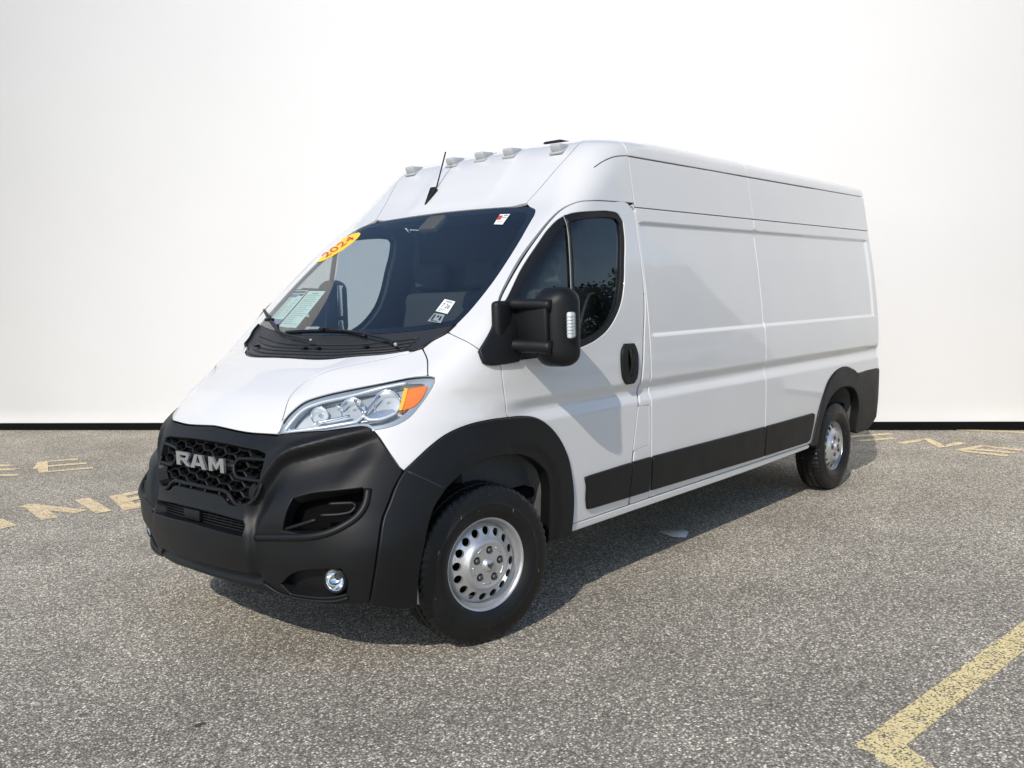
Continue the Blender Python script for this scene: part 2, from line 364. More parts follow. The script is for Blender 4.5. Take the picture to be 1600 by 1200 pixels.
def roadpaint(wear,col=(.90,.74,.38)):
    m=bpy.data.materials.new('worn_yellow_road_paint'); m.use_nodes=True; t=m.node_tree; b=t.nodes['Principled BSDF']; L=t.links.new
    tc=t.nodes.new('ShaderNodeTexCoord'); v=t.nodes.new('ShaderNodeTexVoronoi'); v.inputs['Scale'].default_value=95; L(tc.outputs['Object'],v.inputs['Vector'])
    n=t.nodes.new('ShaderNodeTexNoise'); n.inputs['Scale'].default_value=7; n.inputs['Detail'].default_value=8; n.inputs['Roughness'].default_value=.7; L(tc.outputs['Object'],n.inputs['Vector'])
    n3=t.nodes.new('ShaderNodeTexNoise'); n3.inputs['Scale'].default_value=150; n3.inputs['Detail'].default_value=3; L(tc.outputs['Object'],n3.inputs['Vector'])
    sep=t.nodes.new('ShaderNodeSeparateColor'); L(v.outputs['Color'],sep.inputs[0])
    c=t.nodes.new('ShaderNodeMix'); c.data_type='RGBA'; L(sep.outputs[0],c.inputs[0]); c.inputs[6].default_value=(col[0]*.78,col[1]*.78,col[2]*.8,1); c.inputs[7].default_value=(*col,1); L(c.outputs[2],b.inputs['Base Color']); b.inputs['Roughness'].default_value=.8
    a=t.nodes.new('ShaderNodeMath'); a.operation='MULTIPLY_ADD'; L(v.outputs['Distance'],a.inputs[0]); a.inputs[1].default_value=.75; n.inputs['Scale'].default_value=16; L(n.outputs['Fac'],a.inputs[2])
    a2=t.nodes.new('ShaderNodeMath'); a2.operation='MULTIPLY_ADD'; L(n3.outputs['Fac'],a2.inputs[0]); a2.inputs[1].default_value=.45; L(a.outputs[0],a2.inputs[2])
    r=t.nodes.new('ShaderNodeMapRange'); r.inputs[1].default_value=wear; r.inputs[2].default_value=wear+.07; r.inputs[3].default_value=1; r.inputs[4].default_value=0; L(a2.outputs[0],r.inputs[0]); L(r.outputs[0],b.inputs['Alpha'])
    bp=t.nodes.new('ShaderNodeBump'); bp.invert=True; bp.inputs['Strength'].default_value=.5; bp.inputs['Distance'].default_value=.004; L(v.outputs['Distance'],bp.inputs['Height']); L(bp.outputs[0],b.inputs['Normal'])
    return m
g=mk('asphalt_ground',[(-260,-260,0),(260,-260,0),(260,260,0),(-260,260,0)],[(0,1,2,3)],asphalt(),smooth=False); tag(g,kind='structure')
YL=roadpaint(1.16); YF=roadpaint(1.20,(.86,.69,.42))
def flatpoly(name,poly,m,z=.004,parent=g):
    Q=np.array(poly,float); Q=Q[::-1] if area2(Q)<0 else Q; n=len(Q)
    V=[(x,y,z) for x,y in Q]+[(x,y,.0006) for x,y in Q]
    return mk(name,V,[tuple(range(n))]+[(i,n+i,n+(i+1)%n,(i+1)%n) for i in range(n)],m,parent,smooth=False)
# parking bay line: two legs that meet in a corner, one outline
flatpoly('bay_line',[(-.071,2.660),(-1.901,2.855),(-2.9,2.965),(-2.5,3.045),(-1.52,2.937),(-.178,2.797),(-.044,2.971),(.14,3.21),(.21,3.11),(.026,2.863),(-.062,2.683)],YL)
def strokes(name,lines,w,m):
    VV=[];FF=[];k=0
    for li,l in enumerate(lines):
        l=np.array(l,float); n=len(l); z=.004+.0007*li
        t=np.gradient(l,axis=0) if n>2 else np.repeat((l[1]-l[0])[None],2,0); t/=np.linalg.norm(t,axis=1,keepdims=True); s=np.stack([-t[:,1],t[:,0]],1)*w/2
        for a,b in zip(l+s,l-s): VV+=[(a[0],a[1],z),(b[0],b[1],z)]
        FF+=[(k+2*i,k+2*i+1,k+2*i+3,k+2*i+2) for i in range(n-1)]; k+=2*n
    return mk(name,VV,FF,m,g,smooth=False)
strokes('road_letter_E',[[(-.712,-5.80),(-.906,-6.178),(-1.208,-6.02)],[(-.906,-6.178),(-.658,-5.536),(-1.062,-5.345)],[(-.759,-5.876),(-1.145,-5.67)]],.10,YF)
strokes('road_letter_R',[[(-.40,-6.62),(-.611,-6.233)],[(-.33,-6.29),(-.551,-5.943)],[(-.20,-5.94),(-.437,-5.58)]],.10,YF)
strokes('road_letter_N',[[(.045,-4.026),(.161,-3.40)],[(.083,-4.082),(-.096,-3.431)],[(-.313,-3.92),(-.191,-3.255)]],.12,YF)
strokes('road_letter_E',[[(-.561,-3.819),(-.375,-3.178)],[(-.511,-3.761),(-.80,-3.79)],[(-.379,-3.249),(-.57,-3.30)],[(-.45,-3.52),(-.66,-3.55)]],.12,YF)
strokes('road_letter_A',[[(.441,-3.732),(.459,-3.386)],[(.60,-3.80),(.459,-3.386)]],.12,YF)
strokes('road_letter_A',[[(-6.70,.10),(-7.152,.411)],[(-6.5,.30),(-6.86,.54)]],.10,YF)
strokes('road_letter_N',[[(-6.569,.702),(-6.80,.77),(-6.987,.826),(-6.78,.96),(-6.54,1.104),(-6.73,1.145),(-6.93,1.19)]],.10,YF)
strokes('road_letter_E',[[(-6.43,1.282),(-6.816,1.402),(-6.74,1.776)],[(-6.561,1.351),(-6.555,1.75)],[(-6.418,1.331),(-6.342,1.738)]],.09,YF)
strokes('road_letter_E',[[(-7.80,.9),(-7.898,1.295),(-7.952,1.654),(-8.0,2.2)]],.09,YF)
flatpoly('oil_spot',[(1.28+.022*math.cos(a)*(1+.25*math.sin(3*a)),.66+.017*math.sin(a)*(1+.3*math.cos(2*a))) for a in np.linspace(0,6.283,16)[:-1]],mat('oil_stain',(.06,.062,.055),.7),z=.0015)
# scrap of paper lying under the sill
PAP=mat('grey_paper',(.55,.58,.60),.7)
pz=[.006,.010,.018,.012,.007,.006]
pp=[(-2.147,.564),(-2.19,.597),(-2.263,.701),(-2.249,.739),(-2.127,.790),(-2.095,.718)]
V=[(x,y,z) for (x,y),z in zip(pp,pz)]+[(-2.18,.68,.020)]
V2=V+[(x,y,z-.0015) for x,y,z in V]
sp=mk('paper_scrap',V2,[(i,(i+1)%6,6) for i in range(6)]+[(7+(i+1)%6,7+i,13) for i in range(6)]+[(i,7+i,7+(i+1)%6,(i+1)%6) for i in range(6)],PAP)
tag(sp,'torn scrap of pale paper lying on the asphalt in the shade of the van','paper scrap')
# ------------------------------------------------------------------ backdrop wall
WA=np.array([-1.66,-9.38,0.]); WB=np.array([-8.13,1.50,0.]); wd=(WB-WA)/np.linalg.norm(WB-WA); wn=np.array([wd[1],-wd[0],0.]); 
if wn@np.array([3.,3.8,0])-wn@WA<0: wn=-wn
wall=bpy.data.objects.new('backdrop_wall',None); COL.objects.link(wall); tag(wall,'tall plain white wall with a thin black strip along its foot behind the van','wall')
WALLM=mat('matt_white_wall',(.74,.74,.74),.9,0,0,.2,var=(.7,.012)); BLK=mat('black_skirting',(.003,.003,.003),.7,0,0,.1)
def slab(name,a,b,z0,z1,t0,t1,m):
    A=WA+wd*a; B=WA+wd*b; V=[]
    for z in (z0,z1):
        for P,t in ((A,t0),(B,t0),(B,t1),(A,t1)): q=P+wn*t; V.append((q[0],q[1],z))
    o=mk(name,V,[(3,2,1,0),(4,5,6,7),(0,1,5,4),(1,2,6,5),(2,3,7,6),(3,0,4,7)],m,wall,smooth=False); bm=bmesh.new(); bm.from_mesh(o.data); bmesh.ops.recalc_face_normals(bm,faces=bm.faces); bm.to_mesh(o.data); bm.free(); return o
# the white sheet stands upright in the middle and leans forward a little more and more towards both ends, an added lean that dims the sunlight there
def wallsheet():
    S=np.linspace(-5,15.5,83); Z=np.concatenate([[0,.13],np.linspace(.3,5.9,12)]); s0=6.9; V=[];Fc=[]; nz=len(Z)
    for off in (-.012,-.30):
        for s_ in S:
            a=min(1.0,abs(s_-s0)/6.6)
            a=math.tan(math.radians(27*a**2.2+ (0 if abs(s_-s0)<6.6 else min(4,(abs(s_-s0)-6.6)*.6))))
            for z in Z:
                P=WA+wd*s_+wn*(off+a*(max(0,z-.13)*.84+.016*z*z*(z>.2))); V.append((P[0],P[1],z))
    n=len(S)*nz
    for i in range(len(S)-1):
        for j in range(nz-1):
            k=i*nz+j; Fc.append((k,k+nz,k+nz+1,k+1)); Fc.append((n+k,n+k+1,n+k+nz+1,n+k+nz))
    top=[i*nz+nz-1 for i in range(len(S))]
    for a,b in zip(top,top[1:]): Fc.append((a,b,n+b,n+a))
    o=mk('wall_panel',V,Fc,WALLM,wall); bm=bmesh.new(); bm.from_mesh(o.data); bmesh.ops.recalc_face_normals(bm,faces=bm.faces); bm.to_mesh(o.data); bm.free(); autosmooth(o,40)
wallsheet()
slab('skirting_strip',-5,15.5,-.0,.0945,-.0115,.0,BLK)
# ------------------------------------------------------------------ the van
van=bpy.data.objects.new('cargo_van',None); COL.objects.link(van)
tag(van,'white high-roof cargo van with black bumpers, wheel arches and side strips parked on the asphalt','van')
LW_TOP=[(-.787,0,2.094),(-.786,.215,2.091),(-.781,.514,2.083),(-.772,.651,2.072)]
LW_SIDE=[(-.743,.714,2.049),(-.692,.746,2.011),(-.539,.785,1.889),(-.27,.817,1.659),(-.110,.808,1.530),(-.05,.795,1.478)]
CW_UP=[(.107,0,1.429),(.084,.297,1.436),(.035,.553,1.452),(-.012,.70,1.466),(-.05,.795,1.478)]
CW_END=[(-.002,.784,1.441),(.059,.735,1.402),(.102,.722,1.372)]
CW_LOW=[(0.354,0,1.326),(0.333,0.338,1.328),(0.236,0.514,1.344),(0.136,0.65,1.361),(0.101,0.72,1.372)]
HOOD_F=[(0.75,0,1.039),(0.743,0.27,1.027),(0.717,0.437,1.028)]
HOOD_S=[(0.717,0.437,1.028),(0.68,0.432,1.091),(0.599,0.391,1.188),(0.516,0.391,1.243),(0.456,0.436,1.275),(0.342,0.502,1.306),(0.221,0.589,1.329),(0.101,0.72,1.372)]
SEAM_A=[(-.002,.784,1.441),(.009,.911,1.404),(-.022,.995,1.352)]
GAP=[(-.163,.949,1.53),(-.216,.92,1.593),(-.309,.895,1.681),(-.439,.874,1.798),(-.565,.871,1.901),(-.665,.87,1.977),(-.769,.878,2.042),(-.857,.9,2.076),(-.977,.923,2.09),(-1.165,.924,2.097),(-1.30,.923,2.097),(-1.355,.93,2.055)]
DREAR=[(-1.355,.93,2.055),(-1.357,.971,1.779),(-1.341,.997,1.555),(-1.30,1.014,1.343),(-1.275,1.02,1.185),(-1.246,1.007,1.027),(-1.231,1.02,.976),(-1.18,1.016,.729),(-1.17,1.013,.662),(-1.165,.99,.432)]
CAPS=[(-.80,.61,2.094),(-.9,.638,2.189),(-.998,.669,2.29),(-1.083,.694,2.37),(-1.212,.69,2.456),(-1.45,.69,2.515)]
HL=[(0.717,0.437,1.03),(0.681,0.441,1.085),(0.637,0.456,1.13),(0.587,0.48,1.165),(0.546,0.507,1.18),(0.436,0.582,1.206),(0.326,0.682,1.23),(0.254,0.788,1.253),(0.209,0.863,1.257),(0.192,0.888,1.252),(0.2,0.896,1.233),(0.234,0.893,1.186),(0.281,0.883,1.136),(0.34,0.873,1.088),(0.389,0.854,1.064),(0.431,0.829,1.052),(0.475,0.792,1.046),(0.485,0.768,1.062),(0.502,0.744,1.065),(0.603,0.627,1.049),(0.708,0.458,1.035)]
BED=[(0.485,0.768,1.062),(0.482,0.777,1.056),(0.47,0.81,1.028),(0.454,0.874,0.949),(0.441,0.917,0.891),(0.431,0.929,0.874)]
BFL=[(0.431,0.929,0.874),(0.488,0.928,0.809),(0.524,0.93,0.751),(0.559,0.93,0.695),(0.587,0.938,0.621),(0.599,0.936,0.559),(0.603,0.926,0.504),(0.604,0.891,0.381),(0.603,0.874,0.33)]
FL_OUT=[(0.431,0.929,0.874),(0.359,0.941,0.921),(0.292,0.949,0.961),(0.209,0.963,1.002),(0.104,0.986,1.031),(-0.023,1.006,1.042),(-0.158,1.009,1.039),(-0.257,1.007,1.033),(-0.343,1.011,1.018),(-0.416,1.02,0.982),(-0.485,1.02,0.929),(-0.546,1.019,0.859),(-0.591,1.017,0.779),(-0.62,1.014,0.683),(-0.639,1.008,0.586),(-0.645,0.997,0.474),(-0.64,0.984,0.373)]
# hood, roof and sides
panel('hood',HOOD_F+HOOD_S[1:]+CW_LOW[::-1][1:],(.5,0,.866),PAINT,van,merge=True,grid=.04)
panel('roof_cap',LW_TOP[:3]+[CAPS[0]]+CAPS[1:]+[(-1.45,0,2.54)],(.75,0,.66),PAINT,van,merge=True,grid=.045)
panel('side_frame',[CAPS[0],(-.772,.651,2.072)]+LW_SIDE+[(-.002,.784,1.441)]+SEAM_A[1:]+[(-.05,.99,1.395)]+GAP[:-2]+[(-1.366,.923,2.099),(-1.37,.90,2.26),(-1.37,.884,2.366),(-1.37,.83,2.47),(-1.37,.76,2.50),(-1.37,.69,2.507)]+CAPS[::-1][1:-1],(.35,.8,.45),PAINT,van,grid=.03)
FT=[(0.101, 0.72, 1.372), (0.142, 0.791, 1.329), (0.209, 0.863, 1.26)]
panel('headlight_surround',HOOD_S+FT[1:]+HL[1:8][::-1],(.6,.4,.7),PAINT,van,grid=.02)
panel('front_fender',[HOOD_S[-1],(.059,.735,1.402),(-.002,.784,1.441)]+SEAM_A[1:]+[(-.09,1.01,1.33),(-.11,1.017,1.294),(-.123,1.02,1.21),(-.147,1.008,1.074)]+FL_OUT[1:7][::-1]+BED[::-1][:-1]+HL[9:17][::-1]+FT[1:][::-1],(.45,.85,.3),PAINT,van,grid=.03)
SEAL=[(-.07,.99,1.40),(-.158,.958,1.519),(-.235,.946,1.592),(-.385,.918,1.738),(-.524,.904,1.856),(-.631,.896,1.94),(-.71,.901,1.99),(-.779,.914,2.016),(-.962,.932,2.037),(-1.12,.931,2.045),(-1.198,.933,2.034),(-1.237,.939,1.994),(-1.232,.952,1.909),(-1.2,.971,1.778),(-1.164,.988,1.639),(-1.122,.998,1.548),(-1.062,1.004,1.476),(-.973,1.01,1.407),(-.86,1.013,1.359),(-.738,1.015,1.331),(-.5,1.016,1.305),(-.2,1.013,1.297)]
dl=panel('front_door',[(-.05,.99,1.395)]+GAP+DREAR[1:]+[(-.646,.99,.428)]+FL_OUT[6:][::-1][1:]+[(-.147,1.008,1.074),(-.123,1.02,1.21),(-.11,1.017,1.294)],(0,1,0),PAINT,van,holes=[SEAL],hdepth=.03,grid=.04,rows=[(.97,1.14,.014)])
for i,d in enumerate(dl):
    def side(A,name,m,par=d): 
        A=A if i==0 else flip(*A); return mk(name,A[0],A[1],m,par,A[2])
    def ins(q,k): 
        q2=np.array(q); c2=inset2((np.stack([q2[:,0],q2[:,2]],1))[::-1] if area2(np.stack([q2[:,0],q2[:,2]],1))<0 else np.stack([q2[:,0],q2[:,2]],1),np.full(len(q2),k)); 
        P=np.stack([c2[:,0],np.full(len(c2),1.0),c2[:,1]],1); return onskin_y(P)
    def onskin_y(P):
        P=np.array(P,float); P[:,1]=1.3; Q=drop(P,(0,-1,0)); return Q
    S1=ins(SEAL,.001); S2=ins(SEAL,.034)
    side(patch(S1,(0,1,0),holes=[S2],off=-.005,grid=.03,hdepth=.012,depth=.01,inset=0),'window_seal',PLAST)
    side(patch(ins(SEAL,.026),(0,1,0),off=-.016,grid=.06,depth=.003,inset=0,r=.001),'window_pane',SGLASS)
    b=np.array([(-.695,1.3,1.31),(-.695,1.3,1.5),(-.722,1.3,1.75),(-.752,1.3,2.0)]); P=onskin_y(curve(b,.04,False)); 
    J=tube(P-np.array([0,.010,0]),.013,6,False,0); side((J[0],J[1],None),'window_divider',PLAST)
    P2=P+np.array([.016,-.006,0]); J=tube(P2,.0028,6,False,0); side((J[0],J[1],None),'divider_trim',GREYP)
    LN=[(-.10,.99,1.36)]+GAP+[(-1.40,.93,2.05),(-1.40,1.0,1.3),(-1.40,1.0,.6),(-.66,1.0,.6),(-.30,1.0,1.02),(-.12,1.0,1.02)]
    side(patch(onskin_y(LN),(0,1,0),off=-.05,grid=.06,holes=[ins(SEAL,.004)],hdepth=.004,depth=.004,inset=.02,rel=False),'door_lining',INT)
    # handle: cup, pull bar, lock
    HO=[(-1.108,1.015,1.33),(-1.19,1.015,1.328),(-1.213,1.017,1.294),(-1.222,1.02,1.219),(-1.205,1.02,1.135),(-1.175,1.017,1.108),(-1.115,1.019,1.108),(-1.085,1.02,1.135),(-1.066,1.02,1.22),(-1.078,1.016,1.30)]
    HI=[(-1.122,1.015,1.30),(-1.165,1.015,1.30),(-1.178,1.02,1.22),(-1.165,1.02,1.16),(-1.13,1.02,1.16),(-1.118,1.02,1.22)]
    ho=side(patch(HO,(0,1,0),off=.018,grid=.02,holes=[HI],hdepth=.014,depth=.02,inset=0,r=.006,rel=False),'door_handle',PLAST)
    side(patch(HI,(0,1,0),off=.003,grid=.03,depth=.004,inset=0,r=.002,rel=False),'handle_cup',DARK)
    J=tube([(-1.145,1.020,1.312),(-1.148,1.036,1.27),(-1.150,1.040,1.21),(-1.146,1.030,1.15)],.011,8,False,.02); side((J[0],J[1],None),'handle_grip',PLAST)
    J=rbox((-1.148,1.034,1.127),(.016,.006,.018),.003); side((J[0],J[1],None),'door_lock',SILV)
PX=[-1.37,-2.815,-4.985]
RF=[(-3.640,.99,.432),(-3.655,.999,.495),(-3.708,1.013,.655),(-3.793,1.017,.783),(-3.886,1.019,.883),(-4.009,1.02,.943),(-4.19,1.02,.971),(-4.325,1.02,.957),(-4.466,1.019,.905)]
ROWS=[(.97,1.14,.014),(1.335,1.385,.01),(1.975,2.008,.008)]
FUEL=[(-1.231,1.02,.977),(-1.342,1.02,.977),(-1.347,1.016,.743),(-1.179,1.016,.727)]
lb=[(x,0,z) for x,z in ((-1.325,2.092),(-1.352,2.068),(-1.362,2.03),(-1.362,1.80),(-1.35,1.555),(-1.31,1.345),(-1.287,1.185),(-1.258,1.03),(-1.243,.976),(-1.192,.729),(-1.18,.662),(-1.175,.432))]
def sk(pts): return [tuple(p) for p in drop(np.array([(x,1.4,z) for x,_,z in pts],float),(0,-1,0))]
for p in panel('pillar_panel',sk([(x-.0045,0,z) for x,_,z in lb]+[(-1.367,0,.432),(-1.367,0,2.093)]),(0,1,0),PAINT,van,grid=.035,inset=.0015,rows=ROWS[:1],holes=[FUEL],hdepth=.012): pass
fl=panel('fuel_flap',FUEL,(0,1,0),PAINT,van,both=False,grid=.03,inset=.004)
panel('cargo_side_panel',sk([(PX[0],0,2.077),(PX[0],0,1.5),(PX[0],0,.9),(PX[0],0,.432),(PX[1],0,.432),(PX[1],0,.9),(PX[1],0,1.5),(PX[1],0,2.077)]),(0,1,0),PAINT,van,grid=.05,rows=ROWS,r=.006,inset=.0012)
panel('rear_side_panel',sk([(PX[1],0,2.077),(PX[1],0,1.5),(PX[1],0,.9),(PX[1],0,.432)])+RF+sk([(-4.72,0,.903),(-4.97,0,.903),(-4.972,0,1.3),(-4.962,0,1.7),(-4.95,0,2.077)]),(0,1,0),PAINT,van,grid=.05,rows=ROWS,r=.006,inset=.0012)
panel('upper_side_panel',sk([(PX[0],0,2.0785),(PX[0],0,2.36),(PX[1],0,2.36),(PX[1],0,2.0785)]),(0,1,0),PAINT,van,grid=.05,inset=.001,r=.002)
panel('upper_side_panel',sk([(PX[1],0,2.0785),(PX[1],0,2.36),(-4.945,0,2.36),(-4.95,0,2.22),(-4.952,0,2.0785)]),(0,1,0),PAINT,van,grid=.05,inset=.001,r=.002)
for a,b in ((PX[0],PX[1]),(PX[1],-4.95)):
    panel('roof_rail',[(a,.885,2.364),(b,.885,2.364),(b,.83,2.45 if b>-4 else 2.42),(b,.74,2.47),(a,.74,2.49),(a,.83,2.46)],(0,.7,.7),PAINT,van,grid=.04,sharp=80)
panel('roof_panel',[(-1.455,0,2.54),(-1.455,.69,2.51),(-1.374,.69,2.51),(-1.374,.738,2.50),(-4.95,.738,2.47),(-4.95,0,2.5)],(0,0,1),PAINT,van,merge=True,grid=.08)
panel('sill',sk([(-.655,0,.428),(-1.16,0,.429),(-2.6,0,.429),(-3.63,0,.429),(-3.60,0,.398),(-2.6,0,.385),(-1.6,0,.385),(-.655,0,.385)]),(0,1,0),PAINT,van,grid=.04,inset=.001,depth=.05,r=.008)
# rear end: two doors, bumper, lights
R=[(y,z) for y,z in ((.02,.62),(.02,2.44),(.72,2.40),(.80,2.30),(.86,2.05),(.93,1.4),(.94,.95),(.94,.62))]
for s in (1,-1):
    J=extrude([(y*s,z) for y,z in R],.03,((0,1,0),(0,0,1),(-1,0,0)),(-4.985,0,0)); J=(J[0],[tuple(reversed(f)) for f in J[1]],None); autosmooth(mk('rear_door',J[0],J[1],PAINT,van))
panel('rear_corner',sk([(-4.95,0,2.35),(-4.962,0,1.7),(-4.972,0,1.3),(-4.97,0,.907)])+[(-5.01,.93,.907),(-5.01,.93,1.3),(-5.005,.88,1.7),(-4.99,.80,2.35)],(-.7,.7,0),PAINT,van,grid=.04,inset=.001)
TAIL=mat('red_tail_lamp',(.45,.02,.02),.15,0,.5)
for s in (1,-1):
    J=rbox((-5.012,.90*s,1.15),(.03,.12,.55),.012); mk('tail_lamp',J[0],J[1],TAIL,van)
# ------------------------------------------------------------------ black plastic
def bump_disp(P):
    y=np.abs(P[:,1]); x=P[:,0]; z=P[:,2]
    # stepped centre slab with a lip below it
    d=.028*ss(.425,.395,y)*ss(.425,.445,z)*ss(.70,.60,z)
    d=d-.018*ss(.44,.40,y)*ss(.432,.418,z)*ss(.385,.40,z)
    # cheek below the lamp ledge
    z1=np.interp(y,[.34,.36,.42,.47,.5,.54,.68,.79],[.62,.70,.80,.88,.93,.960,1.005,1.035]); q=z1-z
    d=d-.040*ss(-.004,.034,q)*ss(.24,.07,q)*ss(.36,.43,y)*ss(.86,.74,y)
    d=d+.012*ss(.03,.0,np.abs(q+.012))*ss(.42,.5,y)*ss(.84,.72,y)
    # ridge under the side scoop
    return d
GR=[(.737,0,.982),(.782,.15,.98),(.771,.376,.968),(.762,.425,.955),(.787,.432,.90),(.81,.425,.83),(.835,.395,.745),(.85,.33,.722),(.858,.25,.722),(.862,.21,.745),(.865,.19,.752),(.866,0,.755)]
GR=[(a,b,c) for a,b,c in GR]
INTK=[(.885,0,.684),(.88,.15,.683),(.862,.375,.670),(.862,.388,.650),(.86,.384,.597),(.88,.25,.603),(.885,0,.612)]
SCO=[(.587,.845,.826),(.574,.862,.811),(.586,.866,.765),(.619,.855,.72),(.684,.819,.677),(.739,.761,.650),(.778,.685,.636),(.815,.575,.640),(.80,.585,.71),(.775,.605,.785),(.733,.678,.809)]
FOGP=[(.80,.52,.40),(.785,.60,.462),(.744,.74,.497),(.702,.828,.503),(.684,.842,.451),(.673,.822,.378),(.70,.77,.362),(.737,.674,.352),(.772,.56,.352)]
BB=[(.603,.874,.33),(.664,.811,.330),(.734,.668,.328),(.777,.525,.332),(.793,.479,.348),(.822,.303,.352),(.845,.15,.36),(.849,0,.363)]
def halves_loop(h): return h+[(a,-b,c) for a,b,c in h[::-1] if b>1e-6]
A=patch([(0.75, 0, 1.0365), (0.743, 0.27, 1.0245), (0.717, 0.437, 1.0255), (0.708, 0.458, 1.0325), (0.603, 0.627, 1.0465), (0.502, 0.744, 1.0625)]+BED+BFL[1:]+BB[1:],(.8,.6,0),grid=.010,holes=[halves_loop(GR),halves_loop(INTK),SCO,FOGP],hdepth=.055,disp=bump_disp,r=.006,inset=.001,depth=.03)
J=join(A,flip(*A)); bumper=mk('front_bumper',J[0],J[1],PLAST,van,J[2])
# seam line that runs from the roof rail down into the side frame
beads('roof_rail_seam',[[(-1.36,.884,2.364),(-1.245,.879,2.349),(-1.14,.868,2.312),(-1.08,.86,2.28)]],INK,van,r=.0028,off=-.0006)
# wheel arch trims
AR=[(-.455,.994,.373),(-.457,1.0,.47),(-.453,1.007,.57),(-.448,1.013,.656),(-.421,1.016,.733),(-.344,1.018,.80),(-.252,1.018,.845),(-.12,1.018,.868),(.05,1.01,.865),(.18,1.0,.825),(.29,.99,.755),(.36,.98,.67),(.40,.97,.565),(.418,.96,.43),(.412,.952,.285)]
def fl_disp(P):
    x,z=P[:,0],P[:,2]; 
    st=[(-.177,.903),(-.328,.882),(-.404,.835),(-.474,.752),(-.501,.674),(-.513,.58),(-.517,.36)]
    Q=np.stack([x,z],1); D=np.full(len(Q),9.); side=np.zeros(len(Q))
    for (a,b) in zip(st,st[1:]):
        a=np.array(a);b=np.array(b);e=b-a;t=np.clip(((Q-a)@e)/(e@e),0,1);dv=Q-a-t[:,None]*e;d=np.linalg.norm(dv,axis=1);c=e[0]*dv[:,1]-e[1]*dv[:,0]
        m=d<D; D=np.where(m,d,D); side=np.where(m,np.sign(c),side)
    sd=D*side    # + inside the step
    return .014-.010*ss(-.002,.012,-sd*-1)*ss(-.10,-.2,x)*(side!=0) 
LOWF=[(.603,.874,.33),(.551,.907,.314),(.486,.933,.293)]
A=patch(FL_OUT+AR+LOWF[::-1]+BFL[::-1][1:-1],(.25,.97,0),grid=.018,off=0,disp=fl_disp,r=.008,inset=.001,depth=.055,rel=False)
mk('wheel_arch_trim',A[0],A[1],PLAST,van,A[2]); B=flip(*A); mk('wheel_arch_trim',B[0],B[1],PLAST,van,B[2])
beads('trim_joint',[[(.424,.944,.872),(.36,.965,.83),(.281,1.0,.781)]],INK,van,r=.0035,off=.0135)
RFI=[(-4.505,.99,.40),(-4.512,1.0,.50),(-4.517,1.01,.62),(-4.49,1.013,.70),(-4.422,1.016,.765),(-4.33,1.018,.80),(-4.22,1.018,.815),(-4.10,1.018,.812),(-3.968,1.017,.776),(-3.88,1.015,.725),(-3.827,1.014,.671),(-3.775,1.01,.59),(-3.753,1.005,.53),(-3.741,.99,.41)]
RFO=[(-3.61,.99,.412),(-3.64,.993,.47)]+RF[2:]
A=patch(RFO+[(-4.52,1.018,.84),(-4.56,1.015,.72),(-4.565,1.0,.55),(-4.555,.99,.40)]+RFI,(0,1,0),grid=.025,off=.014,r=.008,inset=.001,depth=.06,rel=False)
mk('wheel_arch_trim',A[0],A[1],PLAST,van,A[2]); B=flip(*A); mk('wheel_arch_trim',B[0],B[1],PLAST,van,B[2])
A=patch([(-4.470,1.019,.903),(-4.72,1.019,.902),(-4.97,1.0,.902),(-5.02,.95,.902),(-5.035,.90,.75),(-5.02,.92,.56),(-4.96,.97,.46),(-4.86,.98,.405),(-4.56,.985,.385),(-4.57,1.0,.55),(-4.562,1.015,.72),(-4.525,1.018,.84)],(-.35,.93,0),grid=.03,off=.006,r=.008,inset=.001,depth=.05,rel=False)
J=rbox((-5.03,0,.62),(.09,1.84,.42),.03); A=join(A,flip(*A),(J[0],J[1],None))
rb=mk('rear_bumper',A[0],A[1],PLAST,van)
# side strips, one per panel
CL=[[(-.727,.665),(-.744,.62),(-.748,.54),(-.762,.488),(-.80,.484),(-1.147,.479),(-1.163,.675)],[(-1.170,.675),(-1.154,.479),(-1.357,.477),(-1.362,.677)],[(-1.377,.677),(-1.377,.477),(-2.808,.459),(-2.808,.669)],[(-2.822,.669),(-2.822,.459),(-3.54,.456),(-3.585,.47),(-3.622,.60),(-3.632,.66),(-3.60,.671)]]
for c in CL: panel('side_strip',sk([(x,0,z) for x,z in c]),(0,1,0),PLAST,van,grid=.06,off=.013,depth=.016,r=.005,inset=0,sharp=40)
